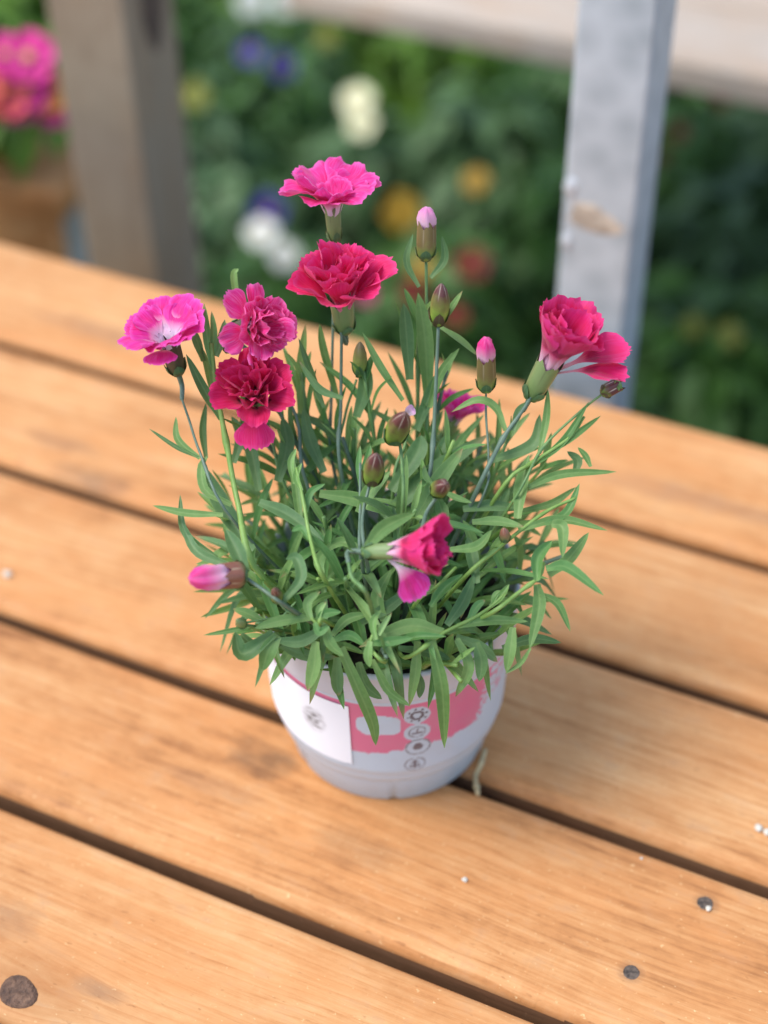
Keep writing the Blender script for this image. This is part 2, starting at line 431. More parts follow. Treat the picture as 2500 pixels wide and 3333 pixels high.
for sx in (-.55, 1.0):
    for sy in (-.02, .28):
        V, Fc = board_mesh(ZB-GZ-.03, .05, .05, .004, 20, 4)
        b = mesh_obj('leg', V, Fc, m_post, bench, True, None, (sx, sy, (ZB-GZ-.028)/2)); b.rotation_euler = (0, -math.pi/2, 0); b.location.x -= .025

# ------------------------------------------------------------------ flower pot
PX, PY = POT.x, POT.y
R_FOOT, R_SH, R_RIM, H_RIM = .0452, .0524, .0568, .0955
def pot_r(h):                                   # outer wall above the foot
    return R_SH + (R_RIM-.0012-R_SH)*(h-.0240)/(H_RIM-.0240) - .0012*sm(.031, .0240, h)
def pot_hit(px, py):
    """theta and height of the wall point seen at a photograph pixel"""
    v = ray(px, py); lo, hi = .45, .9; t = lo
    while t < hi:
        p = CAM+v*t; d = math.hypot(p.x-PX, p.y-PY)
        if p.z < H_RIM+.01 and d < pot_r(p.z): break
        t += .0002
    return math.atan2(p.x-PX, -(p.y-PY)), p.z     # theta 0 faces the camera side, + to the right
GREY, LILAC, PINK = (.49, .58, .65), (.53, .535, .58), (.64, .16, .27)
prof = [(0, .004), (.036, .004), (.0375, .0), (R_FOOT-.0012, .0), (R_FOOT, .0012), (R_FOOT+.0012, .0170), (R_FOOT+.0013, .0176), (R_FOOT+.0016, .0179), (R_FOOT+.0022, .0180), (R_SH-.0050, .0180), (R_SH-.0044, .0180), (R_SH-.0040, .0182), (R_SH-.0030, .0192), (R_SH-.0020, .0210), (R_SH-.0012, .0240)]
NHW = 110
hs_ = [.0240+(H_RIM-.0240)*(i+1)/NHW for i in range(NHW)]
prof += [(pot_r(h)+(.0016*sm(.079, .0805, h) if h > .07 else 0), h) for h in hs_]
prof += [(R_RIM-.0004, H_RIM+.0012), (R_RIM-.0016, H_RIM+.0012), (R_RIM-.0024, H_RIM), (R_RIM-.0065, .078), (R_RIM-.0072, .074)]
NT = 420
icons = [(pot_hit(1358, 2328), 0), (pot_hit(1358, 2382), 1), (pot_hit(1361, 2430), 2), (pot_hit(1351, 2486), 3)]
bl_a, bl_b = pot_hit(1158, 2325), pot_hit(1304, 2392)
pk_top = pot_hit(1315, 2300)[1]; pk_bot = pot_hit(1270, 2446)[1]; pk_right = pot_hit(1560, 2330)[0]
def print_col(th, h):
    col = LILAC if h > .079 else GREY
    if .02 < h < .079:
        n1 = noise.noise((th*9, h*300, 0)); n2 = noise.noise((th*26, h*700, 4))
        bot = pk_bot+.0016*n1+.0009*n2 - .004*sm(.35, -.4, th)+.0015
        edge = pk_right+.10*n1+.12*n2+.12*(h-.05)/.03
        e2 = pk_right+.34+.12*(h-.06)/.02
        fade = 0
        m = 1. if (h > bot and h < pk_top+.0005 and th < edge) else 0.
        if edge <= th < e2 and bot+.008 < h < pk_top and (n1*.7+n2) > .22: m = 1.
        if m:
            bx = (th-(bl_a[0]+bl_b[0])/2)/((bl_b[0]-bl_a[0])/2); by = (h-(bl_a[1]+bl_b[1])/2)/((bl_a[1]-bl_b[1])/2)
            if abs(bx)**4+abs(by+.25*n1)**4 < 1: m = 0.
        if m: col = tuple(a+(b-a)*m for a, b in zip(col, PINK))
        for (it, ih), kind in icons:
            dx = (th-it)*pot_r(h)/.0058; dy = (h-ih)/.0056; r = math.hypot(dx, dy)
            if r < 1.0 and kind < 3:
                col = tuple(x*.95 for x in GREY)
                if kind == 2 and h < bot: col = GREY
            if kind == 0 and (.30 < r < .55 or (.62 < r < .8 and math.sin(8*math.atan2(dy, dx)) > .45)): col = (.10, .09, .11)
            if kind == 1 and (.55 < r < .66 or (abs(dy+.15) < .09 and abs(dx) < .38) or (abs(dx-.1*dy) < .07 and -.1 < dy < .45)): col = (.18, .17, .19)
            if kind == 2 and ((abs(dx) < .42-.5*abs(dy) and -.35 < dy < .45) or (.86 < r < .97)): col = (.13, .12, .14)
            if kind == 3 and ((.72 < r < .82) or (abs(dx) < .12 and abs(dy) < .5) or (abs(abs(dx)-.3) < .1 and -.45 < dy < -.05) or (abs(dx) < .35 and .2 < dy < .36)): col = (.14, .13, .15)
    return col
V, Fc, C = [], [], []
for (r, h) in prof:
    for q in range(NT):
        # finer steps on the printed side
        a = (q/NT-.5)*2; th = math.pi*(.45*a+.55*a**3)
        rr = r; hh = h
        if h < .0140 and r > .03:                      # small notches in the foot
            hh = h + (.0022 if h < .001 else .0011)*max(0, math.cos((th-.03)*6)-.93)/.07 * (1 if h < .006 else 0)
        V.append((rr*math.sin(th), -rr*math.cos(th), hh)); C.append(print_col(th, h) if h > .0240 else GREY)
n = len(prof)
for j in range(n-1):
    for q in range(NT): q2 = (q+1) % NT; Fc.append((j*NT+q, j*NT+q2, (j+1)*NT+q2, (j+1)*NT+q))
k = NB('printed_plastic'); va = k.n('ShaderNodeVertexColor'); va.layer_name = 'print'
f = k.noise(k.coord(), 90., 4.); k.base(k.mix(k.ramp(f, [(.45, 0.), (.85, .22)]), va.outputs[0], (.40, .38, .36)))
k.rough(.38); k.b.inputs['Specular IOR Level'].default_value = .45; m_pot = k.m
pot = empty('flower_pot', (PX, PY, 0))
tag(pot, 'pale grey plastic flower pot with pink printed band and white sticker', 'pot')
body = mesh_obj('body', V, Fc, m_pot, pot)
ca = body.data.color_attributes.new('print', 'FLOAT_COLOR', 'POINT')
for i, c_ in enumerate(C): ca.data[i].color = (*c_, 1)
# sticker wrapped on the wall
tr, htop = pot_hit(1140, 2298); tr2, hbot = pot_hit(1143, 2484)
t_r, t_l = (tr+tr2)/2, -1.55
NS, MS = 70, 40; V, Fc, C = [], [], []
sw = (t_r-t_l)*.054; sh = htop-hbot
for j in range(MS+1):
    for i in range(NS+1):
        u = i/NS; v = j/MS
        # rounded corners: pull in the corner vertices
        X = u*sw; Y = v*sh; rc = .0035
        for cxn in (rc, sw-rc):
            for cyn in (rc, sh-rc):
                if (X < rc or X > sw-rc) and (Y < rc or Y > sh-rc) and abs(X-cxn) <= rc and abs(Y-cyn) <= rc:
                    dx, dy = X-cxn, Y-cyn; mxd = max(abs(dx), abs(dy)); d = math.hypot(dx, dy)
                    if d > 1e-9: X, Y = cxn+dx*mxd/d, cyn+dy*mxd/d
        th = t_l+(t_r-t_l)*X/sw; h = hbot+Y
        r = pot_r(h)+(.0016*sm(.079, .0805, h))+.0005
        V.append((r*math.sin(th), -r*math.cos(th), h))
        pr = 0.
        uu, vv = X/sw, Y/sh
        if .50 < uu < .95 and .30 < vv < .90:                         # soft grey smudge of illegible print
            pr = max(0, .75-((uu-.74)/.12)**2-((vv-.56)/.26)**2)*max(0, .6+noise.noise((uu*22, vv*34, 3))*1.3)*1.2
        C.append(tuple(a_*(1-pr)+.10*pr for a_ in (.88, .91, .95)))
for j in range(MS):
    for i in range(NS): q = j*(NS+1)+i; Fc.append((q, q+1, q+NS+2, q+NS+1))
k = NB('sticker_paper'); va = k.n('ShaderNodeVertexColor'); va.layer_name = 'print'
k.base(va.outputs[0]); k.rough(.5); m_st = k.m
stk = mesh_obj('sticker', V, Fc, m_st, pot); stk['label'] = 'white paper sticker with a grey smudge of print'
ca = stk.data.color_attributes.new('print', 'FLOAT_COLOR', 'POINT')
for i, c_ in enumerate(C): ca.data[i].color = (*c_, 1)
# potting soil
k = NB('potting_soil'); c = k.coord(); f = k.noise(c, 300., 5., .7)
k.base(k.ramp(f, [(.35, (.012, .009, .007)), (.7, (.06, .042, .03))])); k.rough(.95); k.bump(f, 1., .004); m_ps = k.m
V = [(0, 0, .083)]; Fc = []
for j in range(1, 13):
    for q in range(48):
        a = 2*math.pi*q/48; r = (R_RIM-.0062)*j/12
        V.append((r*math.cos(a), r*math.sin(a), .081+.003*noise.noise((r*120*math.cos(a), r*120*math.sin(a), 1)) if j < 12 else .079))
for q in range(48):
    q2 = (q+1) % 48; Fc.append((0, 1+q, 1+q2))
    for j in range(11): Fc.append((1+j*48+q, 1+(j+1)*48+q, 1+(j+1)*48+q2, 1+j*48+q2))
mesh_obj('soil', V, Fc, m_ps, pot)

# ------------------------------------------------------------------ carnation plant
def leaf_mat(name, c1, c2, rib, trans=.32):
    k = NB(name); uv = k.coord('UV'); ob = k.coord()
    s = k.n('ShaderNodeSeparateXYZ'); k.l(uv, s.inputs[0])
    oi = k.n('ShaderNodeObjectInfo')
    f = k.noise(ob, 420., 4., .65); f2 = k.noise(ob, 60., 2.)
    col = k.ramp(k.math('ADD', k.math('MULTIPLY', f, .35), k.math('ADD', k.math('MULTIPLY', f2, .35), k.math('MULTIPLY', oi.outputs['Random'], .3))), [(.32, c1), (.70, c2)])
    d = k.math('ABSOLUTE', k.math('SUBTRACT', s.outputs[0], .5))
    col = k.mix(k.ramp(d, [(.02, .4), (.10, 0.)]), col, rib)
    col = k.mix(k.ramp(d, [(.44, 0.), (.5, .5)]), col, rib)
    tip = k.ramp(s.outputs[1], [(.0, .45), (.22, 0.), (.9, 0.), (1., .25)])
    col = k.mix(tip, col, rib)
    speck = k.noise(ob, 1500., 2.); col = k.mix(k.ramp(speck, [(.70, 0.), (.80, .35)]), col, (.42, .50, .36))
    dry = k.math('MULTIPLY', k.ramp(s.outputs[1], [(.86, 0.), (.99, .9)]), k.ramp(oi.outputs['Random'], [(.78, 0.), (.80, 1.)]))
    col = k.mix(dry, col, (.34, .24, .11))
    k.base(col); k.rough(.5); k.b.inputs['Specular IOR Level'].default_value = .35; k.bump(f, .25, .0006)
    k.translucent(k.mix(.5, col, (.20, .34, .05)), trans)
    return k.m
M_LEAF = [leaf_mat('leaf_green', (.110, .235, .062), (.235, .395, .125), (.33, .48, .16)),
          leaf_mat('leaf_deep', (.080, .180, .062), (.165, .295, .115), (.23, .36, .14)),
          leaf_mat('leaf_fresh', (.085, .22, .055), (.15, .33, .10), (.26, .44, .14), .3),
          leaf_mat('leaf_young', (.20, .38, .10), (.32, .52, .18), (.42, .58, .24), .35)]
def stem_mat(name, a, b):
    k = NB(name); f = k.noise(k.mapping(k.coord(), scale=(1, 1, .3)), 250., 3.); k.base(k.ramp(f, [(.3, a), (.7, b)])); k.rough(.5); return k.m
M_STEM = stem_mat('stem_green', (.09, .19, .06), (.17, .30, .09)); M_STEMG = stem_mat('stem_grey', (.09, .15, .10), (.15, .22, .15))
M_STEMY = stem_mat('stem_fresh', (.15, .28, .05), (.24, .38, .09))

def petal_mat(name, main, deep, base_c, pale, b0=.30, b1=.50, eye=0.0, eye_c=(.16, .004, .02), streak=.5):
    k = NB(name); uv = k.coord('UV'); s = k.n('ShaderNodeSeparateXYZ'); k.l(uv, s.inputs[0]); U, Vv = s.outputs[0], s.outputs[1]
    oi = k.n('ShaderNodeObjectInfo')
    c3 = k.n('ShaderNodeCombineXYZ'); k.l(k.math('MULTIPLY', U, 34.), c3.inputs[0]); k.l(k.math('MULTIPLY', Vv, 2.2), c3.inputs[1]); k.l(k.math('MULTIPLY', oi.outputs['Random'], 40.), c3.inputs[2])
    vein = k.noise(c3.outputs[0], 1., 3., .6)
    c4 = k.n('ShaderNodeCombineXYZ'); k.l(k.math('MULTIPLY', U, 3.5), c4.inputs[0]); k.l(k.math('MULTIPLY', Vv, 2.5), c4.inputs[1]); k.l(k.math('MULTIPLY', oi.outputs['Random'], 77.), c4.inputs[2])
    soft = k.noise(c4.outputs[0], 1., 2.)
    col = k.mix(k.ramp(soft, [(.30, 0.), (.72, 1.)]), main, deep)
    col = k.mix(k.ramp(vein, [(.45, 0.), (.75, streak)]), col, pale)
    vj = k.math('ADD', Vv, k.math('MULTIPLY', k.math('SUBTRACT', vein, .5), .22))
    col = k.mix(k.ramp(vj, [(b0, 1.), (b1, 0.)]), col, base_c)
    if eye:
        d = k.math('ABSOLUTE', k.math('SUBTRACT', vj, b1+.06))
        um = k.ramp(k.math('ABSOLUTE', k.math('SUBTRACT', U, .5)), [(.22, 1.), (.40, 0.)])
        col = k.mix(k.math('MULTIPLY', k.math('MULTIPLY', k.ramp(d, [(.05, 1.), (.10, 0.)]), um), eye), col, eye_c)
    um2 = k.math('ABSOLUTE', k.math('SUBTRACT', U, .5))
    edge = k.math('MAXIMUM', k.ramp(Vv, [(.90, 0.), (1., .55)]), k.math('MULTIPLY', k.ramp(um2, [(.40, 0.), (.5, .5)]), k.ramp(Vv, [(.4, 0.), (.6, 1.)])))
    col = k.mix(edge, col, pale)
    k.base(col); k.rough(.55); k.b.inputs['Specular IOR Level'].default_value = .25
    k.b.inputs['Sheen Weight'].default_value = .15
    k.bump(vein, .35, .0006)
    k.translucent(col, .30)
    return k.m
WHITE = (.85, .62, .74)
MP_TOP = petal_mat('petal_hot_pink', (.84, .030, .30), (.78, .02, .20), WHITE, (.86, .20, .62), .20, .40)
MP_CER = petal_mat('petal_cerise', (.84, .020, .19), (.76, .013, .11), (.80, .24, .36), (.90, .10, .34), .14, .30, .0)
MP_LIL = petal_mat('petal_magenta', (.90, .045, .32), (.86, .025, .18), (.92, .52, .72), (.94, .26, .60), .20, .46, streak=.75)
MP_WHT = petal_mat('petal_white_eyed', (.80, .022, .34), (.76, .016, .20), (.90, .74, .86), (.88, .16, .64), .30, .56, .25, (.45, .01, .16))
MP_DRK = petal_mat('petal_crimson', (.70, .011, .115), (.56, .007, .072), (.44, .02, .06), (.80, .05, .23), .10, .24, .95, (.10, .003, .012))
MP_PNK = petal_mat('petal_rose', (.78, .022, .20), (.74, .014, .10), (.86, .50, .62), (.80, .07, .30), .24, .46, .55, (.22, .004, .03))
MP_WHITE = petal_mat('petal_white', (.88, .66, .80), (.86, .58, .76), (.92, .84, .90), (.92, .80, .88))
MP_BUD = petal_mat('petal_bud', (.90, .07, .38), (.82, .035, .22), (.88, .58, .70), (.86, .30, .58), .15, .55)

def D(vy):
    K = [(300, .075), (450, .055), (600, .04), (700, .03), (900, .015), (1100, -.015), (1250, -.045), (1400, -.066), (1500, -.073), (1650, -.078)]
    if vy <= K[0][0]: return K[0][1]
    for (a, b), (c_, d_) in zip(K, K[1:]):
        if vy <= c_: return b+(d_-b)*(vy-a)/(c_-a)
    return K[-1][1]
VS = 2500/1659.0
def vp(x, y, off=0.0, dy=None):
    """point of the plant from coordinates in the 1659 px view; its distance follows the dome of the plant"""
    return at(x*VS, y*VS, PY+(D(y) if dy is None else dy)+off)
plant = empty('carnation_plant', (PX, PY, .083))
tag(plant, 'bushy carnation with double pink flowers, brown buds and narrow green leaves', 'flower plant')
PINV = Vector((PX, PY, .083))
def PL(v): return Vector(v)-PINV

def ribbon(pts, W, N, fold=.22, nseg=11, twist=0., tipw=.02, basew=.55, peak=.45):
    P = catmull(pts, nseg); V = []; Fc = []; UV = []
    N = Vector(N).normalized()
    for i, p in enumerate(P):
        s = i/nseg
        t = (P[min(i+1, nseg)]-P[max(i-1, 0)]).normalized()
        side = t.cross(N)
        if side.length < .05: side = t.cross(Vector((.3, .2, .9)))
        side.normalize(); nn = side.cross(t)
        if twist:
            q = Matrix.Rotation(twist*s, 3, t); side = q @ side; nn = q @ nn
        w = W*(basew+(1-basew)*sm(0, peak, s)) if s < peak else W*(tipw+(1-tipw)*max(0, 1-((s-peak)/(1-peak))**1.9)**.72)
        for u in (-1, -.5, 0, .5, 1):
            V.append(p+side*(u*w*.5)+nn*(fold*w*.5*abs(u)**1.5 - (.10*w if u == 0 else 0))); UV.append(((u+1)/2, s))
    for i in range(nseg):
        for q in range(4): Fc.append((i*5+q, i*5+q+1, (i+1)*5+q+1, (i+1)*5+q))
    return V, Fc, UV
rl = random.Random(11)
LEAVES = []                                     # (size, verts, faces, uvs, material)
def add_leaf(pts, W, N=None, mat=0, fold=.22, twist=0., explicit=True, **kw):
    if N is None: N = Vector((rl.uniform(-.25, .25), -.55+rl.uniform(-.2, .2), .80))
    V, Fc, UV = ribbon(pts, W, N, fold, 11, twist, **kw)
    LEAVES.append([explicit, V, Fc, UV, mat])
PXM = .68/FPX*VS                                # metres per view pixel at the plant
def LV(pts, w, mat=0, off=0., dy=None, spread=0.0, **kw):
    P = []
    for i, p in enumerate(pts):
        o = p[2] if len(p) > 2 else spread*i/(len(pts)-1)
        P.append(vp(p[0], p[1], off+o, dy))
    add_leaf(P, w*PXM*1.05, mat=mat, **kw)
def STEM(pts, r=.0011, mat=None, off=0., dy=None, nodes=(), r2=None):
    P = [PL(vp(p[0], p[1], off+(p[2] if len(p) > 2 else 0), dy)) for p in pts]
    r = r*.85; P.insert(0, Vector((P[0].x*.45, P[0].y*.4, .0)))
    return tube('stem', P, (r, r2 if r2 else r*.65), mat or M_STEM, plant, 7, 18, nodes)

# ---- traced leaves (base -> tip) in the 1659 px view
LV([(462, 800), (448, 730), (441, 655)], 17, 2); LV([(456, 790), (462, 725), (457, 672)], 14, 2); LV([(468, 770), (478, 735), (486, 690)], 17, 1)
LV([(478, 905), (440, 840), (402, 765)], 20, 1); LV([(465, 880), (450, 800), (432, 745)], 15, 0, .01); LV([(440, 780), (425, 735), (410, 700)], 18, 1, .01)
LV([(432, 990), (385, 950), (380, 900)], 14, 0); LV([(428, 988), (380, 965), (322, 926)], 9, 1); LV([(445, 990), (438, 930), (445, 870)], 15, 1, .008)
LV([(482, 1112), (400, 1108), (330, 1092)], 15, 0, -.005); LV([(470, 1205), (400, 1150), (389, 1068)], 15, 1); LV([(498, 1222), (425, 1190), (390, 1120)], 19, 1)
LV([(545, 1190), (480, 1090), (437, 1005)], 36, 1, .012); LV([(500, 1090), (445, 1060), (435, 1010), (448, 985)], 18, 0)
LV([(532, 1238), (512, 1190), (488, 1143)], 30, 1, -.012, fold=.4); LV([(612, 1298), (650, 1250), (640, 1205), (617, 1208)], 22, 1, -.01, fold=.4)
LV([(575, 1346), (535, 1325), (503, 1315)], 18, 0); LV([(545, 1352), (500, 1362), (440, 1372)], 10, 0); LV([(592, 1368), (525, 1412), (508, 1365)], 34, 1, fold=.4)
LV([(600, 1372), (580, 1405), (566, 1450)], 32, 0); LV([(672, 1334), (610, 1340), (550, 1357)], 21, 0, -.004); LV([(708, 1352), (650, 1385), (592, 1382)], 23, 1)
LV([(672, 1340), (664, 1302), (692, 1277)], 17, 3, -.006, fold=.5); LV([(688, 1338), (690, 1315), (705, 1300)], 14, 3, -.006, fold=.5); LV([(684, 1340), (705, 1325), (737, 1322)], 18, 2, -.006)
LV([(680, 1345), (690, 1365), (712, 1352)], 15, 2, -.008); LV([(706, 1356), (712, 1388), (742, 1418)], 20, 0, -.006)
LV([(735, 1400), (775, 1490), (805, 1562), (812, 1610)], 26, 0, -.002, basew=.7); LV([(718, 1372), (750, 1338), (797, 1326)], 20, 0); LV([(722, 1382), (755, 1372), (788, 1394)], 19, 2)
LV([(812, 1382), (806, 1345), (822, 1318)], 14, 3, -.008, fold=.5); LV([(818, 1372), (828, 1350), (846, 1323)], 11, 3, -.008, fold=.5); LV([(800, 1390), (845, 1385), (891, 1378)], 18, 2, -.006)
LV([(800, 1385), (795, 1415), (799, 1441)], 17, 3, -.008); LV([(804, 1425), (838, 1490), (886, 1525)], 17, 0, -.002); LV([(958, 1366), (880, 1352), (775, 1398)], 28, 0)
LV([(988, 1352), (1060, 1340), (1140, 1342)], 19, 0); LV([(1010, 1345), (1030, 1310), (1048, 1296)], 16, 2); LV([(1060, 1310), (1080, 1290), (1100, 1262)], 15, 3, fold=.5); LV([(1062, 1308), (1070, 1285), (1082, 1275)], 11, 3)
LV([(986, 1380), (1012, 1440), (984, 1505)], 23, 0); LV([(932, 1385), (955, 1490), (960, 1616)], 27, 0, -.002, basew=.6); LV([(902, 1385), (898, 1450), (884, 1525)], 21, 0, .002)
LV([(900, 1450), (908, 1480), (906, 1508)], 18, 1, .004); LV([(1028, 1388), (1040, 1430), (1035, 1472)], 26, 1); LV([(682, 1385), (678, 1440), (664, 1492)], 27, 0)
LV([(728, 1420), (728, 1470), (732, 1503)], 25, 1, .004); LV([(775, 1430), (790, 1480), (825, 1510)], 24, 1, .006)
LV([(1108, 1355), (1102, 1405), (1094, 1452)], 23, 0); LV([(1160, 1262), (1165, 1310), (1144, 1402)], 25, 0); LV([(1146, 1400), (1125, 1432), (1092, 1455)], 9, 0); LV([(1166, 1282), (1205, 1305), (1232, 1364)], 16, 0)
LV([(1180, 1228), (1225, 1225), (1304, 1286)], 22, 2, -.008); LV([(1160, 1255), (1162, 1205), (1192, 1168)], 23, 2, -.006, fold=.7); LV([(1186, 1242), (1230, 1205), (1272, 1150)], 23, 0)
LV([(1192, 1132), (1215, 1140), (1215, 1205)], 23, 0, -.006); LV([(1120, 1145), (1210, 1122), (1312, 1146)], 18, 0); LV([(1178, 1132), (1225, 1105), (1252, 1044)], 17, 2); LV([(1120, 1105), (1190, 1088), (1245, 1052)], 15, 0, .006)
LV([(1140, 1052), (1215, 1024), (1332, 1019)], 17, 0); LV([(1276, 1008), (1265, 985), (1248, 966)], 12, 0); LV([(1240, 1025), (1248, 995), (1225, 975)], 18, 1, .004)
LV([(1145, 1010), (1215, 955), (1272, 868)], 15, 2); LV([(1165, 990), (1235, 945), (1298, 898)], 14, 2); LV([(1165, 980), (1180, 905), (1184, 842)], 15, 0); LV([(1060, 995), (1150, 960), (1166, 895)], 24, 1, .004)
LV([(1092, 930), (1070, 880), (1030, 864), (975, 890)], 17, 0); LV([(1108, 930), (1120, 890), (1140, 868)], 16, 1)
LV([(898, 1120), (945, 1040), (1000, 968)], 32, 0, -.004); LV([(830, 1120), (925, 1030), (1056, 938)], 40, 1, .012); LV([(690, 1066), (775, 1080), (870, 1118)], 28, 0); LV([(775, 1108), (800, 1060), (843, 1018)], 28, 0, -.008)
LV([(793, 1182), (830, 1140), (897, 1108)], 28, 0, -.02); LV([(936, 1048), (920, 1030), (916, 1005)], 12, 0, -.006); LV([(960, 1062), (985, 1075), (1019, 1086)], 13, 0, -.01); LV([(945, 1075), (955, 1105), (960, 1135)], 26, 0)
LV([(900, 1112), (915, 1080), (945, 1040)], 24, 0, -.004)
LV([(972, 1188), (1030, 1180), (1062, 1145)], 20, 0, -.008); LV([(1020, 1128), (1075, 1126), (1132, 1138)], 20, 0, -.004); LV([(1118, 1120), (1126, 1050), (1142, 983)], 27, 0)
LV([(1000, 1100), (1060, 1092), (1130, 1100)], 24, 1, .004); LV([(1030, 1260), (1020, 1200), (1010, 1160)], 24, 1); LV([(830, 1340), (815, 1290), (845, 1230)], 26, 0, .002)
LV([(780, 1345), (840, 1310), (890, 1270)], 24, 1, .002); LV([(560, 1085), (620, 1110), (700, 1170)], 27, 1, -.004); LV([(700, 1190), (740, 1170), (790, 1195)], 20, 0, .0)
LV([(695, 1240), (690, 1210), (710, 1180)], 22, 0, .0); LV([(965, 1350), (1000, 1300), (1025, 1240)], 24, 1, .0); LV([(930, 1310), (960, 1270), (1000, 1240)], 18, 2, -.004, fold=.6)
LV([(870, 865), (820, 790), (783, 718)], 16, 0); LV([(885, 820), (878, 720), (872, 655)], 28, 1, .01); LV([(925, 870), (918, 730), (903, 632)], 32, 0, .015); LV([(944, 698), (970, 672), (999, 628)], 15, 0)
LV([(950, 706), (995, 735), (1032, 768)], 15, 0, .006); LV([(928, 880), (950, 810), (992, 752)], 18, 0, .004); LV([(905, 620), (878, 565), (892, 505)], 14, 1, .012); LV([(930, 600), (960, 560), (955, 510)], 16, 1, .016)
LV([(700, 880), (670, 800), (645, 730)], 14, 1, .006); LV([(740, 860), (690, 840), (645, 778)], 15, 1); LV([(770, 900), (790, 830), (780, 760)], 30, 1, .012); LV([(735, 880), (700, 760), (690, 700)], 16, 0, .02)
LV([(650, 920), (650, 800), (660, 700)], 20, 0, .02); LV([(900, 930), (930, 850), (960, 790)], 24, 1, .012); LV([(560, 1060), (540, 960), (520, 900)], 26, 1, .012); LV([(505, 1000), (520, 940), (500, 900)], 22, 1, .012)
LV([(600, 1040), (620, 960), (610, 900)], 30, 1, .012); LV([(845, 1060), (900, 980), (910, 940)], 38, 1, .01); LV([(930, 1080), (945, 1000), (970, 930)], 28, 1, .014)
LV([(700, 1020), (670, 950), (655, 880)], 26, 1, .012); LV([(520, 690), (505, 600), (515, 580)], 14, 3, .02); LV([(650, 1145), (640, 1060), (630, 980)], 18, 0, .0)
LV([(635, 1045), (628, 1000), (640, 968)], 13, 3, -.01, fold=.6); LV([(652, 1060), (640, 1030), (652, 1000)], 13, 3, -.012, fold=.6); LV([(660, 1110), (670, 1065), (702, 1045)], 14, 2, -.01); LV([(668, 1165), (650, 1140), (630, 1148)], 12, 2, -.012)
LV([(778, 1050), (775, 1005), (778, 962)], 12, 2, -.006); LV([(780, 1020), (795, 985), (800, 962)], 12, 2, -.006)
LV([(520, 1370), (560, 1400), (620, 1385)], 22, 1, .003); LV([(1085, 1400), (1150, 1380), (1212, 1388)], 20, 1, .012); LV([(985, 1375), (1040, 1400), (1075, 1430)], 22, 1, .004)
LV([(860, 1400), (930, 1410), (975, 1425)], 20, 1, .006); LV([(600, 1390), (660, 1415), (730, 1420)], 22, 1, .006)

# ---- traced stems
STEM([(560, 1240), (515, 1090), (490, 960), (468, 840), (456, 740)], .0016, M_STEMY, nodes=(.3, .62))
STEM([(500, 1120), (435, 985), (408, 905), (393, 862)], .0008, M_STEMG, nodes=(.45,))
STEM([(735, 1010), (736, 880), (738, 690)], .0011, M_STEMG, .012, nodes=(.5,)); STEM([(718, 1000), (716, 850), (720, 640), (717, 460)], .0009, M_STEMG, .024, nodes=(.4,))
STEM([(660, 1040), (640, 900), (560, 760), (540, 700)], .0010, M_STEMG, .012); STEM([(620, 1060), (590, 960), (560, 850)], .0010, M_STEM, .018)
STEM([(920, 1080), (935, 960), (942, 820), (947, 700)], .0012, M_STEMG, nodes=(.5,)); STEM([(915, 1000), (922, 800), (920, 555)], .0011, M_STEM, .018, nodes=(.5, .8))
STEM([(1040, 1080), (1055, 1000), (1050, 900), (1050, 838)], .0007, M_STEMG, .002, nodes=(.4, .75)); STEM([(1030, 1060), (1085, 950), (1130, 885), (1160, 835)], .0013, M_STEMG, .0, nodes=(.5,))
STEM([(1110, 1080), (1170, 970), (1255, 888), (1305, 848)], .0008, M_STEM, .0, nodes=(.5, .75)); STEM([(870, 1100), (868, 1000), (862, 945)], .0011, M_STEM, -.012)
STEM([(790, 1200), (783, 1120), (800, 1040)], .0011, M_STEMG, -.012); STEM([(905, 1180), (920, 1110), (948, 1068)], .0012, M_STEMG, -.016)
STEM([(620, 1310), (570, 1275), (520, 1240)], .0011, M_STEMG, -.012); STEM([(795, 1290), (762, 1250), (753, 1216)], .0012, M_STEM, -.02); STEM([(640, 1330), (610, 1310), (595, 1288)], .0007, M_STEM, -.004)
STEM([(880, 1420), (960, 1366), (1040, 1325), (1095, 1280)], .0011, M_STEMY, nodes=(.4, .75)); STEM([(700, 1250), (672, 1170), (655, 1080), (640, 1010)], .0011, M_STEMY, -.012, nodes=(.3, .7))
STEM([(1010, 1240), (1100, 1165), (1180, 1105), (1245, 1075)], .0011, M_STEMY, nodes=(.4, .7)); STEM([(1050, 1330), (1120, 1280), (1165, 1245), (1175, 1215)], .0012, M_STEMY, -.002, nodes=(.6,))
STEM([(1080, 1060), (1150, 1000), (1230, 945), (1262, 900)], .0011, M_STEMY, nodes=(.5,)); STEM([(780, 1210), (778, 1100), (778, 1000)], .0010, M_STEMG, -.008)
STEM([(850, 1040), (875, 960), (880, 900)], .0010, M_STEM, .012); STEM([(735, 1010), (745, 900), (770, 820)], .0009, M_STEM, .014); STEM([(560, 1350), (600, 1340), (640, 1300)], .0009, M_STEM)
STEM([(700, 1340), (690, 1350), (672, 1335)], .0011, M_STEMY, -.006); STEM([(830, 1430), (800, 1395), (815, 1350)], .0011, M_STEMY, -.006)
STEM([(545, 1352), (515, 1348), (590, 1335)], .0008, M_STEM); STEM([(900, 1300), (940, 1270), (985, 1225)], .0011, M_STEMY, -.002)

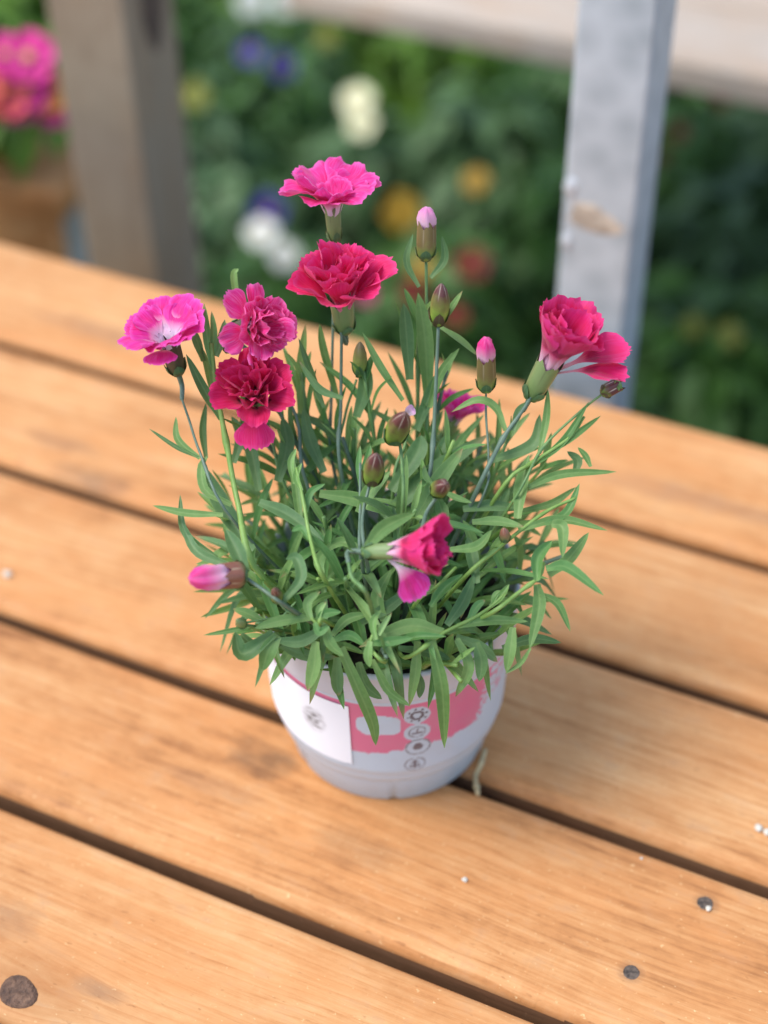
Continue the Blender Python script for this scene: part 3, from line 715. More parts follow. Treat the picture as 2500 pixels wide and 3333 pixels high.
# ---- leafy shoots that fill the pot
rs = random.Random(23)
for i in range(40):
    rr = math.sqrt((i+.5)/40); az = i*2.39996+rs.uniform(-.3, .3)
    bx, by = .047*rr*math.cos(az), .047*rr*math.sin(az)
    base = Vector((PX+bx, PY+by, .082))
    lean = RAD(6+36*rr**1.6+rs.uniform(-8, 8)); L = .035+.056*(1-rr)*rs.uniform(.7, 1.1)+rs.uniform(0, .016)
    d = Vector((math.cos(az)*math.sin(lean), math.sin(az)*math.sin(lean), math.cos(lean)))
    P = [base, base+d*L*.5+Vector((0, 0, .004)), base+d*L+Vector((rs.uniform(-.008, .008), rs.uniform(-.008, .008), -.004*rr))]
    tube('stem', [PL(p) for p in P], (.0013, .0009), rs.choice((M_STEM, M_STEM, M_STEMY, M_STEMG)), plant, 6, 8, (.35, .7))
    C_ = catmull(P, 20); npair = rs.choice((4, 5, 5, 6)); ph = rs.uniform(0, 3)
    for j in range(npair):
        s = (j+.6)/npair; q = min(19, int(s*20)); p = C_[q]; t = (C_[q+1]-C_[q]).normalized()
        fr = frame(t, (1, .3, .1)); a0 = ph+j*math.pi/2
        top = s > .85
        for sg in (0, math.pi):
            a = a0+sg+rs.uniform(-.25, .25)
            o = (fr @ Vector((math.cos(a), math.sin(a), 0)))
            ang = RAD(rs.uniform(20, 35) if top else rs.uniform(38, 62)); dr = (t*math.cos(ang)+o*math.sin(ang)).normalized()
            ll = (rs.uniform(.014, .022) if top else rs.uniform(.026, .042))
            droop = rs.uniform(.1, .42)*(0.4 if top else 1)
            q1 = p+dr*ll*.5; q2 = p+dr*ll+(o*.25-Vector((0, 0, 1)))*ll*droop*.7
            if q2.z < .101: q2.z = .101+rs.uniform(0, .008)
            if math.hypot(q2.x-PX, q2.y-PY) > .083 or (q2.y < PY-.066 and q2.z < .115): continue
            add_leaf([p, q1, q2], rs.uniform(.0030, .0047)*(.7 if top else 1), N=(o*-.25+Vector((0, -.15, 1))), mat=(3 if top and rs.random() < .7 else rs.choice((0, 0, 0, 1, 2, 2))), fold=rs.uniform(.15, .5), explicit=False)

# slender upright shoots rising among the flower stems
for (tx, ty, of) in ((600, 885, .012), (650, 805, .018), (785, 800, .01), (905, 670, .02), (520, 880, .012), (965, 800, .016), (1100, 940, .012), (1180, 1000, .01), (700, 900, .016)):
    tip = vp(tx, ty, of); b0 = Vector((PX+(tip.x-PX)*.35+rs.uniform(-.008, .008), PY+(tip.y-PY)*.3+rs.uniform(-.01, .01), .082))
    P = [b0, b0.lerp(tip, .5)+Vector((rs.uniform(-.004, .004), 0, 0)), tip]
    tube('stem', [PL(p) for p in P], (.0011, .0007), rs.choice((M_STEM, M_STEMY, M_STEMG)), plant, 6, 10, (.3, .55, .8))
    C_ = catmull(P, 20); ph = rs.uniform(0, 3)
    for j, s_ in enumerate((.40, .62, .82, .98)):
        q = min(19, int(s_*20)); p = C_[q]; t = (C_[q+1]-C_[q]).normalized(); fr = frame(t, (1, .3, .1)); a0 = ph+j*math.pi/2
        for sg in (0, math.pi):
            a = a0+sg+rs.uniform(-.3, .3); o = fr @ Vector((math.cos(a), math.sin(a), 0)); ang = RAD(rs.uniform(10, 34)); dr = t*math.cos(ang)+o*math.sin(ang)
            ll = rs.uniform(.012, .018) if j == 3 else rs.uniform(.020, .034)
            add_leaf([p, p+dr*ll*.5, p+dr*ll+(o*.4-Vector((0, 0, .3)))*ll*rs.uniform(.0, .4)], rs.uniform(.0020, .0032), N=(o*-.4+Vector((0, -.5, .6))), mat=rs.choice((3, 2)) if j == 3 else rs.choice((0, 0, 1, 2)), fold=rs.uniform(.2, .6), explicit=False)
# leaves that spill over the rim
for i in range(18):
    a = RAD(-95+190*(i+.5)/18+rs.uniform(-4, 4)); o = Vector((math.sin(a), -math.cos(a), 0)); b0 = Vector((PX, PY, 0))
    zt = rs.uniform(.083, .100); ph = Vector((o.y, -o.x, 0))*rs.uniform(-.010, .010)
    add_leaf([b0+o*.042+Vector((0, 0, .098))-ph*.3, b0+o*.063+Vector((0, 0, .105+rs.uniform(0, .006))), b0+o*rs.uniform(.070, .077)+ph+Vector((0, 0, zt))], rs.uniform(.0038, .0052), N=(o*.6+Vector((0, 0, 1))), mat=rs.choice((0, 0, 1, 2)), fold=rs.uniform(.1, .4))
# the 300 leaves that show most are parts of their own, the rest one joined part
expl = [l for l in LEAVES if l[0]]; fill = [l for l in LEAVES if not l[0]]
fill.sort(key=lambda l: depth(sum((Vector(v) for v in l[1]), Vector())/len(l[1])))
singles = expl+fill[:max(0, 298-len(expl))]; rest = fill[max(0, 298-len(expl)):]
for (_, V, Fc, UV, m) in singles: mesh_obj('leaf', [PL(v) for v in V], Fc, M_LEAF[m], plant, True, UV)
if rest:
    V2, F2, U2, MI = [], [], [], []
    for (_, V, Fc, UV, m) in rest:
        o = len(V2); V2 += [PL(v) for v in V]; F2 += [tuple(a+o for a in f_) for f_ in Fc]; U2 += UV; MI += [m]*len(Fc)
    ro = mesh_obj('inner_leaves', V2, F2, M_LEAF, plant, True, U2)
    ro.data.polygons.foreach_set('material_index', MI); ro['kind'] = 'stuff'

# ---- buds and flowers
def calyx_mat(name, lo, hi, seam):
    k = NB(name); uv = k.coord('UV'); s = k.n('ShaderNodeSeparateXYZ'); k.l(uv, s.inputs[0])
    f = k.noise(k.coord(), 260., 3.)
    g = k.math('ADD', s.outputs[1], k.math('MULTIPLY', k.math('SUBTRACT', f, .5), .35))
    col = k.ramp(g, [(.30, lo), (.66, hi)])
    tri = k.math('ABSOLUTE', k.math('SUBTRACT', k.math('FRACT', k.math('MULTIPLY', s.outputs[0], 5.)), .5))
    col = k.mix(k.math('MULTIPLY', k.ramp(tri, [(.02, 1.), (.09, 0.)]), k.ramp(s.outputs[1], [(.55, 0.), (.75, .85)])), col, seam)
    k.base(col); k.rough(.42); k.bump(f, .2, .0005); return k.m
MC_BROWN = calyx_mat('calyx_brown', (.24, .36, .05), (.12, .038, .034), (.62, .52, .40))
MC_DARK = calyx_mat('calyx_dark', (.10, .10, .04), (.085, .055, .035), (.12, .08, .05))
MC_GREEN = calyx_mat('calyx_green', (.14, .22, .06), (.20, .27, .10), (.16, .20, .08))
MC_OLIVE = calyx_mat('calyx_olive', (.24, .34, .07), (.19, .14, .05), (.30, .24, .14))
MC_RUST = calyx_mat('calyx_rust', (.20, .22, .08), (.26, .10, .06), (.45, .32, .20))
M_BRACT = leaf_mat('bract_green', (.07, .14, .06), (.13, .24, .10), (.16, .26, .10), .1)
M_BRACTB = leaf_mat('bract_brown', (.09, .06, .035), (.14, .10, .05), (.16, .2, .08), .1)

def lathe(name, prof, org, fr, mat, parent, S=20, teeth=0., flute=0., twist=0.):
    V, Fc, UV = [], [], []; n = len(prof); top = prof[-1][1]
    for j, (r, z) in enumerate(prof):
        for q in range(S):
            th = 2*math.pi*q/S; rr = r*(1+flute*math.cos(5*th+twist*z/max(top, 1e-6)))
            zz = z
            if teeth and j >= n-2:
                zz = z+teeth*(abs(((q*5/S) % 1)-.5)*2)*(1 if j == n-1 else .35)
            V.append(org+fr @ Vector((rr*math.cos(th), rr*math.sin(th), zz))); UV.append((q/S, j/(n-1)))
    for j in range(n-1):
        for q in range(S): q2 = (q+1) % S; Fc.append((j*S+q, j*S+q2, (j+1)*S+q2, (j+1)*S+q))
    Fc.append(tuple(reversed(range(S))))
    return mesh_obj(name, V, Fc, mat, parent, True, UV)
def bracts(parent, org, fr, r, L, mat, n=4, ph=0.):
    for i in range(n):
        a = ph+i*2*math.pi/n; o = fr @ Vector((math.cos(a), math.sin(a), 0)); z = fr @ Vector((0, 0, 1))
        P = [org-z*.0005+o*r*.35, org+z*L*.45+o*r*1.08, org+z*L+o*r*1.16]
        V, Fc, UV = ribbon(P, r*1.25, o, -.35, 6, 0, .05, .8, .4)
        mesh_obj('bract', V, Fc, mat, parent, True, UV)
def bud(x, y, x2, y2, rpx, mat, pink=0., off=0., off2=0., brmat=None, tipmat=None, ph=0.):
    """bud from its base (x,y) to its tip (x2,y2) in the 1659 px view"""
    a = PL(vp(x, y, off)); D0 = D(y)+off; b = PL(at(x2*VS, y2*VS, PY+D0+off2))
    L = (b-a).length; fr = frame(b-a); r = rpx*PXM*.88
    Lc = L*(1-pink)
    if pink:
        prof = [(r*.35, 0), (r*.72, Lc*.08), (r*.95, Lc*.25), (r*1.0, Lc*.5), (r*.98, Lc*.8), (r*.93, Lc)]
    else:
        prof = [(r*.35, 0), (r*.75, L*.10), (r*.98, L*.30), (r*1.0, L*.48), (r*.86, L*.68), (r*.56, L*.86), (r*.25, L*.96), (r*.02, L)]
    o = lathe('bud', prof, a, fr, mat, plant, 30, r*.9 if pink else 0., .05)
    if pink:
        z = fr @ Vector((0, 0, 1)); Lt = L*pink
        lathe('petal_tip', [(r*.80, 0), (r*.88, Lt*.25), (r*.90, Lt*.5), (r*.72, Lt*.78), (r*.38, Lt*.95), (r*.02, Lt)], a+z*Lc*.985, fr, tipmat or MP_BUD, o, 40, 0, .17, 3.4)
    bracts(o, a, fr, r*.98, Lc*.42, brmat or M_BRACT, 4, ph)
    return o
bud(919, 562, 922, 446, 23, MC_OLIVE, .38, .018, .004, tipmat=petal_mat('petal_pale_bud', (.82, .30, .55), (.78, .22, .46), (.84, .55, .66), (.88, .62, .74), .3, .7))
bud(946, 702, 954, 612, 22, MC_BROWN, 0, .0, brmat=M_BRACTB)
bud(1050, 845, 1049, 728, 22, MC_OLIVE, .42, .002)
bud(846, 952, 876, 893, 26, MC_BROWN, 0, -.012, -.012)
bud(802, 1044, 813, 980, 23, MC_BROWN, 0, -.012, -.006, M_BRACTB)
bud(942, 1062, 962, 1045, 20, MC_BROWN, 0, -.016, -.012)
bud(527, 1240, 408, 1250, 29, MC_RUST, .68, -.012, -.012)
bud(600, 1298, 594, 1272, 13, MC_BROWN, 0, -.006, -.010)
bud(1300, 850, 1342, 828, 17, MC_BROWN, .25, .0, 0., M_BRACTB, tipmat=M_LEAF[3])
bud(776, 812, 778, 738, 17, MC_OLIVE, 0, .012)
bud(492, 760, 488, 715, 13, MC_DARK, 0, .010)
bud(528, 1350, 512, 1340, 11, MC_GREEN, 0, -.004, -.004)
bud(1092, 1170, 1088, 1140, 12, MC_RUST, 0, .0)

rf = random.Random(5)
def petal(parent, org, fr, phi, L, W, a0, a1, mat, cup=.25, ruf=.12, seed=0., claw=.34, r0=.0014, serr=.05, curl=0., twist=0., roll=0., nu=16, nv=15, z0=0.):
    V, Fc, UV = [], [], []
    # centre line in the (r,z) half plane
    line = [(r0, z0, RAD(a0))]; n = nv
    for j in range(n):
        v = (j+.5)/n; al = RAD(a0+(a1-a0)*sm(claw*.5, .75, v)+curl*sm(.7, 1., v))
        r, z, _ = line[-1]; line.append((r+math.sin(al)*L/n, z+math.cos(al)*L/n, al))
    cph, sph = math.cos(phi), math.sin(phi)
    for j in range(n+1):
        v = j/n; r, z, al = line[j]
        w = W*(.13+.87*sm(claw*.55, .80, v))
        if v > .82: w *= 1-.10*((v-.82)/.18)**2
        for i in range(nu+1):
            u = i/nu*2-1
            ext = -.13*L*abs(u)**2.2*sm(.5, 1., v)
            if j == n: ext += serr*L*(math.sin(u*21+seed*3)*.42+noise.noise((u*5.2, seed, 1))*.9)
            elif j == n-1: ext += serr*L*.25*noise.noise((u*4.2, seed, 1))
            lat = u*w*.5
            h = cup*w*.5*abs(u)**1.8 + 1.35*ruf*L*sm(.35, 1, v)*(noise.noise((u*1.9+seed*5, v*1.6, seed*2.2))+.40*noise.noise((u*4.6+seed*9, v*4., seed))+.35*math.sin(u*5.2+seed*7)*v) + roll*lat
            lat *= 1-.16*min(1, abs(cup))*abs(u)
            lat += twist*L*v*v*.2
            rr = r+math.sin(al)*ext-math.cos(al)*h; zz = z+math.cos(al)*ext+math.sin(al)*h
            p = Vector((rr*cph-lat*sph, rr*sph+lat*cph, zz))
            V.append(org+fr @ p); UV.append(((u+1)/2, v))
    m = nu+1
    for j in range(n):
        for i in range(nu): Fc.append((j*m+i, j*m+i+1, (j+1)*m+i+1, (j+1)*m+i))
    return mesh_obj('petal', V, Fc, mat, parent, True, UV)
def flower(x, y, axis, mat, whorls, calyx=(.016, .0040), cmat=None, off=0., seed=1, explicit=(), dy=None, stem_to=None):
    """flower whose calyx mouth is seen at (x,y); whorls = (count, phase, L, W, a0, a1, cup, ruffle, jitter)"""
    R_ = random.Random(seed); fr = frame(axis); z = fr @ Vector((0, 0, 1))
    mouth = PL(vp(x, y, off, dy)); Lc, rc = calyx; base = mouth-z*Lc
    o = lathe('flower', [(rc*.30, 0), (rc*.68, Lc*.06), (rc*.85, Lc*.22), (rc*.95, Lc*.55), (rc*1.0, Lc*.8), (rc*1.06, Lc*.97)], base, fr, cmat or MC_GREEN, plant, 20, rc*.75, .03)
    bracts(o, base, fr, rc*.95, Lc*.42, M_BRACT, 4, .4)
    if stem_to: tube('stem', [PL(vp(*stem_to)), base-z*.006, base+z*.001], (.0009, .0012), M_STEMG, plant, 7, 8)
    for wi, (cnt, ph, L, W, a0, a1, cup, ruf, jit) in enumerate(whorls):
        for i in range(cnt):
            phi = RAD(ph)+2*math.pi*i/cnt+R_.uniform(-1, 1)*jit*.35
            petal(o, mouth, fr, phi, L*(1+R_.uniform(-.12, .12)*jit*2), W*(1+R_.uniform(-.15, .15)*jit*2), a0, a1+R_.uniform(-22, 22)*jit, mat, cup*(1+R_.uniform(-.6, .6)*jit), ruf, R_.uniform(0, 50), r0=rc*(.85-.2*wi), curl=R_.uniform(-18, 25)*jit, twist=R_.uniform(-1, 1)*jit, roll=R_.uniform(-.45, .45)*jit, z0=-.003)
    for (phd, L, W, a0, a1, cup, ruf, sd_, kw) in explicit:
        petal(o, mouth, fr, RAD(phd), L, W, a0, a1, kw.pop('mat', mat), cup, ruf, sd_, r0=rc*.7, z0=-.003, **kw)
    return o
# top flower, seen edge-on, wide open
flower(718, 452, (-.04, .16, 1), MP_TOP, [(6, 8, .0235, .020, 20, 80, .16, .10, .45), (5, 44, .0215, .018, 12, 66, .2, .12, .6), (4, 20, .015, .013, 8, 40, .3, .12, .8)], (.015, .0032), MC_GREEN, .02, 3, stem_to=(720, 640, .024))
# cupped double flower
flower(738, 652, (-.05, -.10, 1), MP_CER, [(6, 20, .0225, .019, 24, 52, .5, .06, .3), (6, 55, .0255, .018, 16, 36, .65, .08, .5), (6, 15, .026, .015, 10, 22, .75, .10, .7), (5, 40, .024, .011, 6, 12, .8, .1, .8)], (.0165, .0047), MC_GREEN, .008, 12, stem_to=(737, 720, .012),
       explicit=[(2, .0275, .019, 30, 62, .5, .05, 4.4, {}), (188, .023, .016, 35, 66, .6, .05, 6.1, {})])
# magenta double flower turned to the right
flower(548, 706, (.56, -.55, .42), MP_LIL, [(6, 10, .0165, .014, 18, 56, .35, .10, .4), (7, 40, .0175, .013, 12, 34, .5, .12, .6), (6, 10, .017, .011, 8, 18, .6, .12, .8)], (.015, .0036), MC_DARK, .006, 8, stem_to=(560, 780, .012),
       explicit=[(146, .0215, .0125, 40, 88, .2, .08, 2.2, {}), (200, .020, .0135, 40, 90, .2, .08, 7.2, {}), (265, .0185, .0125, 40, 84, .2, .1, 9.9, {}), (110, .020, .010, 30, 74, .3, .1, 3.1, {})])
# open flower with white throat
flower(364, 738, (-.14, .0, 1), MP_WHT, [(6, 100, .0205, .0175, 20, 76, .12, .07, .35), (5, 60, .0175, .0145, 18, 62, .15, .09, .4)], (.0165, .0042), MC_DARK, .0, 21, stem_to=(393, 862),
       explicit=[(20+72*q_, .0080, .0062, 2, 46, .2, .04, q_*1.7, {'mat': MP_WHITE, 'claw': .1}) for q_ in range(5)]+[(262, .0155, .0145, 40, 100, -.1, .06, 4.2, {}), (282, .0085, .012, 10, 40, .2, .06, 9.2, {'mat': MP_TOP}), (250, .0075, .010, 10, 36, .3, .06, 5.2, {'mat': MP_TOP})])
# crimson flower facing the viewer
flower(552, 856, (.0, -.42, .90), MP_DRK, [(6, 30, .0190, .0155, 30, 64, .6, .08, .3), (7, 0, .0180, .0125, 18, 42, .9, .11, .5), (6, 36, .0165, .010, 10, 24, 1., .11, .7)], (.015, .0042), MC_GREEN, .0, 31, stem_to=(575, 920, .014),
       explicit=[(270, .0205, .0165, 60, 122, -.05, .05, 2.0, {'mat': MP_CER, 'serr': .06})])
# rose flower leaning right, seen from the side
flower(1186, 786, (.36, .0, .93), MP_PNK, [(4, 200, .0285, .022, 14, 30, .5, .05, .3), (6, 20, .027, .019, 12, 30, .55, .07, .5), (5, 50, .025, .016, 8, 18, .6, .08, .7)], (.019, .0050), MC_GREEN, -.002, 44, stem_to=(1135, 880, .0),
       explicit=[(0, .0315, .0215, 40, 58, .25, .05, 1.3, {'claw': .5}), (-30, .031, .0205, 46, 68, .2, .05, 5.2, {'claw': .5}), (180, .026, .020, 8, 14, .5, .05, 2.7, {}), (225, .027, .021, 8, 16, .5, .05, 9.7, {}), (60, .030, .02, 30, 52, .4, .06, 6.6, {}), (262, .028, .023, 18, 30, .5, .04, 8.8, {})])
# half-open flower in front
flower(848, 1190, (.90, -.30, .30), MP_PNK, [(5, 60, .0215, .016, 16, 22, .6, .05, .35), (6, 20, .022, .013, 10, 14, .65, .07, .5), (5, 20, .0205, .010, 6, 8, .7, .07, .6)], (.0125, .0032), MC_GREEN, -.022, 52, stem_to=(753, 1216, -.02),
       explicit=[(290, .0205, .0150, 44, 70, .12, .04, 3.3, {'claw': .4, 'mat': MP_WHT, 'roll': .4}), (96, .0265, .020, 20, 30, .6, .04, 7.3, {})])
# small flower hidden behind the leaves
flower(978, 905, (.3, .25, .85), MP_TOP, [(5, 10, .017, .014, 20, 55, .3, .08, .4), (4, 40, .014, .011, 10, 25, .4, .08, .5)], (.012, .0032), MC_GREEN, .035, 61, stem_to=(960, 1000, .02))
# loose pale petal tip beside the round bud
V, Fc, UV = ribbon([PL(vp(880, 893, -.012)), PL(vp(888, 886, -.014)), PL(vp(894, 880, -.012))], .0045, (0, -.8, .5), .2, 6, 0, .3, .6)
mesh_obj('petal', V, Fc, petal_mat('petal_pale', (.82, .45, .66), (.8, .4, .6), WHITE, (.85, .6, .75)), plant, True, UV)

# ------------------------------------------------------------------ bedding plants behind the table
def bed_leaf_mat(name, a, b):
    k = NB(name); oi = k.n('ShaderNodeObjectInfo'); f = k.noise(k.coord(), 14., 3.)
    k.base(k.ramp(k.math('ADD', k.math('MULTIPLY', f, .7), k.math('MULTIPLY', oi.outputs['Random'], .3)), [(.3, a), (.7, b)])); k.rough(.55)
    k.translucent(tuple(x*1.2 for x in b), .2); return k.m
MB_LEAF = [bed_leaf_mat('bed_leaf_mid', (.030, .100, .010), (.080, .190, .028)), bed_leaf_mat('bed_leaf_blue', (.045, .110, .030), (.100, .190, .062)), bed_leaf_mat('bed_leaf_bright', (.060, .150, .006), (.13, .26, .018))]
def foliage_mesh(seed, R, H, n, mat):
    R_ = random.Random(seed); V, Fc = [], []
    for i in range(n):
        az = R_.uniform(0, 6.283); el = math.asin(R_.uniform(-.05, 1)); sc = R_.uniform(.55, 1.05)
        c_ = Vector((R*math.cos(el)*math.cos(az)*sc, R*math.cos(el)*math.sin(az)*sc, H*(.12+.88*math.sin(el)*sc)))
        o = Vector((math.cos(az)*math.cos(el), math.sin(az)*math.cos(el), .6+math.sin(el)+R_.uniform(-.3, .3))).normalized()
        o = (o+Vector((R_.uniform(-.5, .5), R_.uniform(-.5, .5), R_.uniform(-.3, .4)))).normalized()
        fr = frame(o, (math.cos(az)+R_.uniform(-.5, .5), math.sin(az)+R_.uniform(-.5, .5), -.4)); L = R_.uniform(.035, .07); W = L*R_.uniform(.45, .65)
        b = len(V)
        for (x, y, z) in ((-.5, 0, 0), (-.15, -.5, .12), (-.15, 0, -.02), (-.15, .5, .12), (.22, -.42, .06), (.22, 0, -.04), (.22, .42, .06), (.6, 0, -.16)):
            V.append(c_+fr @ Vector((x*L, y*W, z*L)))
        Fc += [(b, b+1, b+2), (b, b+2, b+3), (b+1, b+4, b+5, b+2), (b+2, b+5, b+6, b+3), (b+4, b+7, b+5), (b+5, b+7, b+6)]
    me = bpy.data.meshes.new('foliage'); me.from_pydata([tuple(v) for v in V], [], Fc); me.materials.append(mat); me.polygons.foreach_set('use_smooth', [True]*len(me.polygons)); return me
FOL = [foliage_mesh(100+i, .13+.02*(i % 3), .24, 210, MB_LEAF[i % 3]) for i in range(6)]
def pansy_mesh(r, mat, eye, seed):
    R_ = random.Random(seed); V, Fc, MI = [], [], []
    for i in range(5):
        a0 = RAD(90+72*i); cc = Vector((math.cos(a0)*r*.5, math.sin(a0)*r*.5, .002*i)); b = len(V); V.append(Vector((0, 0, .001*i)))
        for q in range(12):
            a = 2*math.pi*q/12; s = r*.56*(1+.08*math.sin(4*a+i)); V.append(cc+Vector((math.cos(a)*s, math.sin(a)*s, .004*math.sin(3*a+i)+.10*r)))
        V.append(cc)
        for q in range(12): Fc.append((b+13, b+1+q, b+1+(q+1) % 12)); MI.append(0)
    b = len(V)
    for q in range(10): a = 2*math.pi*q/10; V.append(Vector((math.cos(a)*r*.2, math.sin(a)*r*.2, .014)))
    Fc.append(tuple(range(b, b+10))); MI.append(1)
    me = bpy.data.meshes.new('blossom'); me.from_pydata([tuple(v) for v in V], [], Fc); me.materials.append(mat); me.materials.append(eye)
    me.polygons.foreach_set('material_index', MI); me.polygons.foreach_set('use_smooth', [True]*len(Fc)); return me
m_eye = simple('blossom_eye', (.55, .33, .03), .6, .2)
PAN = {n_: pansy_mesh(.030, simple('blossom_'+n_, c_, .6, .12, 60.), m_eye, i) for i, (n_, c_) in enumerate((('cream', (.80, .78, .50)), ('white', (.82, .82, .74)), ('yellow', (.40, .235, .015)), ('violet', (.05, .03, .26)), ('red', (.20, .009, .012)), ('olive', (.24, .26, .04)), ('magenta', (.62, .015, .22)), ('coral', (.75, .10, .08)), ('orange', (.75, .28, .03))))}
m_bstem = simple('bed_stem', (.10, .20, .06), .7)
def bed_plant(x, y, vi, sc, label, flowers=(), group='bedding plants in the bed behind the table'):
    """flowers: (colour, world position, size)"""
    o = empty('bedding_plant', (x, y, GZ-.01), 0)
    f = bpy.data.objects.new('foliage', FOL[vi]); f.scale = (sc, sc, sc); f.rotation_euler.z = (x*37+y*91) % 6.28; link(f, o)
    tube('stem', [(0, 0, -.02), (.004, .003, .10*sc)], (.006, .004), m_bstem, o, 6, 3)
    for (cn, p, s) in flowers:
        b = bpy.data.objects.new('blossom', PAN[cn]); q = Vector(p)-Vector((x, y, GZ-.01))
        s = s*.64; b.location = q; b.scale = (s, s, s); n_ = (Vector((0, -.8, .75))+Vector((math.sin(p[0]*90)*.35, 0, math.cos(p[1]*70)*.3))).normalized()
        b.rotation_euler = n_.to_track_quat('Z', 'Y').to_euler(); link(b, o)
        tube('flower_stem', [(q.x*.25, q.y*.25+.01, .10*sc), (q.x*.8, q.y*.8+.012, q.z*.75), (q.x, q.y, q.z)], .0025, m_bstem, o, 5, 6)
    tag(o, label, 'flower plant', group); return o
occupied = []
TP = at(20, 560, 1.31); TPZ = at(172, 632, 1.22).z
def flower_plant(label, vi, fl, zf=-.46, sc=1.0):
    W_ = [(c_, on(px, py, zf+dz), s) for (c_, px, py, s, dz) in fl]
    cx_ = sum(p.x for _, p, _ in W_)/len(W_); cy_ = sum(p.y for _, p, _ in W_)/len(W_)+.03
    occupied.append((cx_, cy_)); bed_plant(cx_, cy_, vi, sc, label, W_)
flower_plant('bedding plant carrying two large white blossoms side by side at its top', 1, [('white', 815, 0, 1.15, 0), ('white', 925, 5, 1.1, 0)], -.45)
flower_plant('bedding plant with violet blossoms and a faded olive one above grey green leaves', 0, [('violet', 815, 175, .9, 0), ('violet', 915, 215, 1.0, 0), ('olive', 1060, 120, .8, 0)])
flower_plant('bedding plant with one tall cream blossom hanging over dark foliage', 4, [('cream', 1165, 330, 1.15, .01), ('cream', 1180, 400, 1.05, -.01)], -.45)
flower_plant('bedding plant with a lone olive yellow blossom close behind the wooden post', 1, [('olive', 635, 310, 1.0, 0)])
flower_plant('bedding plant with a violet blossom above two white ones behind the carnation', 0, [('violet', 870, 685, 1.15, 0), ('white', 850, 760, 1.0, 0), ('white', 925, 830, .9, 0)])
flower_plant('bedding plant with golden yellow blossoms behind the tallest carnation bud', 3, [('yellow', 1305, 690, 1.25, 0), ('yellow', 1550, 590, .85, 0), ('yellow', 1375, 870, .7, 0)])
flower_plant('bedding plant with dark red blossoms low behind the carnation', 3, [('red', 1535, 860, 1.1, 0), ('red', 1340, 945, .8, 0), ('magenta', 1195, 955, .6, 0), ('red', 1480, 1030, .7, 0)])
flower_plant('bedding plant with dark red blossoms under the pale staging bench', 3, [('red', 2210, 430, .6, -.02), ('red', 2350, 330, .55, -.02), ('red', 2150, 510, .5, -.02)])
flower_plant('bedding plant with dull olive blossoms low beside the steel post', 0, [('olive', 2370, 1090, .8, -.02), ('olive', 2250, 1060, .7, -.02)], -.5)
REFS = [(p[0], p[1], t) for p, t in zip(occupied, ('the twin white blossoms', 'the upper violet blossoms', 'the cream blossoms', 'the olive blossom by the post', 'the violet and white blossoms', 'the golden blossoms', 'the red blossoms behind the carnation', 'the red blossoms under the bench', 'the low olive blossoms'))]
REFS += [(lpp.x-.1, lpp.y+.05, 'the wooden post'), (TP.x, TP.y, 'the bench end'), (mpp.x+.1, mpp.y+.25, 'the steel post')]
rb = random.Random(77)
yy = 1.0
row = 0
while yy < 2.75:
    xx = -1.5+(row % 2)*.11
    while xx < 1.7:
        x = xx+rb.uniform(-.03, .03); y = yy+rb.uniform(-.03, .03)
        n_ = Vector((x, y, 0)).dot(TN)
        far_ok = n_ > .93 and all(math.hypot(x-a, y-b) > .13 for a, b in occupied)
        bl = Vector((x, y, 0))
        if abs(x) < .26*y+.16 and far_ok and (bl-Vector((lpp.x, lpp.y, 0))).length > .12:
            v = rb.randrange(6); nm = ('mid green', 'blue green', 'bright green')[v % 3]
            ref = min(REFS, key=lambda r_: math.hypot(x-r_[0], y-r_[1])); dd = math.hypot(x-ref[0], y-ref[1])
            rel = 'beside' if dd < .24 else ('near' if dd < .45 else 'well away from')
            bed_plant(x, y, v, rb.uniform(.85, 1.1), '%s leafy plant without blossoms, %s %s' % (nm, rel, ref[2]))
        xx += .215
    yy += .19; row += 1

# ------------------------------------------------------------------ bench end and potted plant beside the wooden post
m_terra = simple('terracotta', (.46, .175, .075), .75, .18, 25., 0., .15)
tp = empty('terracotta_pot', (TP.x, TP.y, TPZ)); tag(tp, 'terracotta flower pot holding the pink and orange flowered plant', 'pot')
V, Fc = [], []; S = 40
pr = [(0, .003), (.026, 0), (.028, .001), (.036, .060), (.040, .061), (.041, .062), (.042, .078), (.041, .080), (.038, .080), (.036, .068), (0, .066)]
for (r, z) in pr:
    for q in range(S): a = 2*math.pi*q/S; V.append((r*math.cos(a), r*math.sin(a), z))
for j in range(len(pr)-1):
    for q in range(S): q2 = (q+1) % S; Fc.append((j*S+q, j*S+q2, (j+1)*S+q2, (j+1)*S+q))
mesh_obj('body', V, Fc, m_terra, tp)
pp = empty('flowering_plant', (TP.x, TP.y, TPZ+.066)); tag(pp, 'plant with magenta, coral and orange blossoms growing in the terracotta pot', 'flower plant')
f = bpy.data.objects.new('foliage', foliage_mesh(900, .088, .14, 190, MB_LEAF[2])); f.location.z = -.03; link(f, pp)
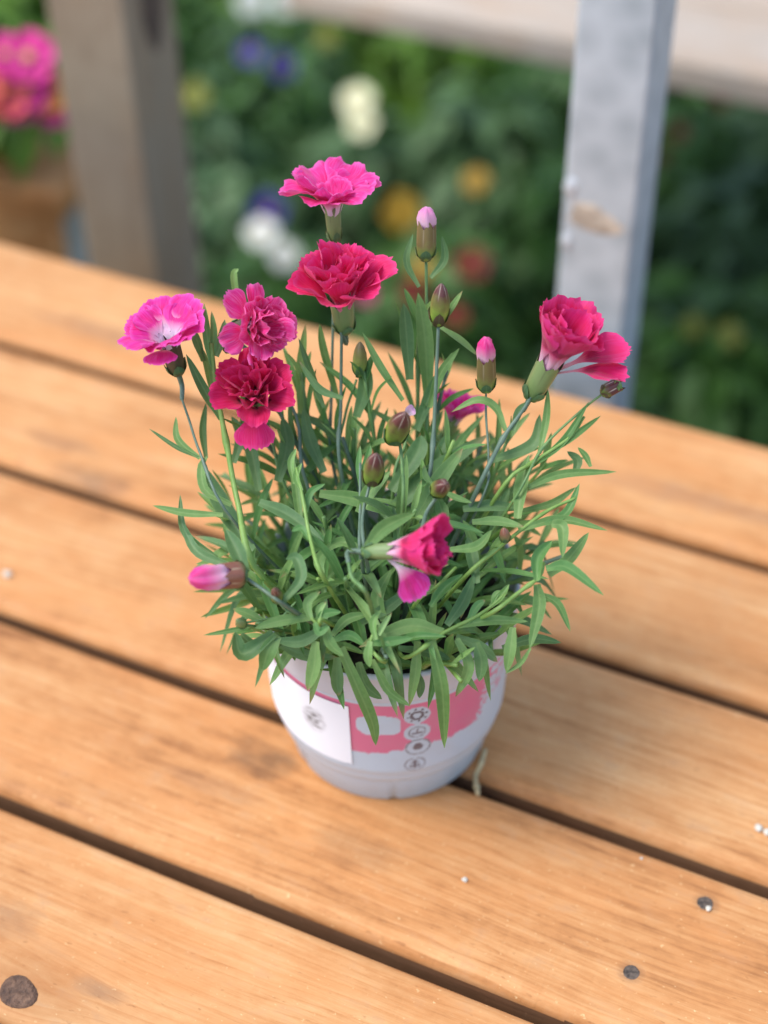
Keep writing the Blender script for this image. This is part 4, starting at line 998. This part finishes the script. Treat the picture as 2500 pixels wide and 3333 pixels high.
tube('stem', [(0, 0, -.01), (.003, .002, .06)], (.006, .004), m_bstem, pp, 6, 3)
for (cn, px, py, s) in (('magenta', 100, 190, 1.0), ('coral', 30, 300, 1.0), ('orange', 155, 300, .85), ('magenta', 175, 360, .7), ('magenta', 20, 180, .8), ('magenta', 100, 285, .9), ('coral', -60, 250, 1.), ('magenta', 60, 340, .8)):
    p = at(px, py, 1.19); q = p-Vector((TP.x, TP.y, TPZ+.066))
    b = bpy.data.objects.new('blossom', PAN[cn]); b.location = q; b.scale = (s*.74,)*3
    b.rotation_euler = Vector((.1*math.sin(px), -.75, .65)).normalized().to_track_quat('Z', 'Y').to_euler(); link(b, pp)
    tube('flower_stem', [(q.x*.2, q.y*.2, .03), (q.x*.7, q.y*.7+.01, q.z*.7), (q.x, q.y, q.z)], .002, m_bstem, pp, 5, 6)
BA = TA+RAD(9); BU = Vector((math.cos(BA), math.sin(BA), 0)); BN = Vector((-math.sin(BA), math.cos(BA), 0))
be = at(172, 632, 1.22)                          # front right corner of the bench top
bo = Vector((be.x, be.y, 0))-BU*.45+BN*.12
sb = empty('wooden_bench', (bo.x, bo.y, GZ), BA); tag(sb, 'orange wooden bench end carrying the magenta and coral flowered plant', 'bench')
for i in range(2):
    V, Fc = board_mesh(.9, .118, .034, .006, 40+i, 10); mesh_obj('plank', V, Fc, m_frame, sb, True, None, (0, -.0605+i*.122, be.z-GZ))
V, Fc = board_mesh(.88, .024, .085, .004, 43, 8); mesh_obj('apron', V, Fc, m_frame, sb, True, None, (0, -.104, be.z-GZ-.0335))
V, Fc = board_mesh(.88, .024, .085, .004, 44, 8); mesh_obj('apron', V, Fc, m_frame, sb, True, None, (0, .104, be.z-GZ-.0335))
for sx in (-.40, .36):
    for sy in (-.075, .075):
        V, Fc = board_mesh(be.z-GZ-.033, .034, .034, .003, 45, 4, 0); lg = mesh_obj('leg', V, Fc, m_galv, sb, True, None, (sx-.017, sy, (be.z-GZ-.033)/2)); lg.rotation_euler = (0, -math.pi/2, 0)
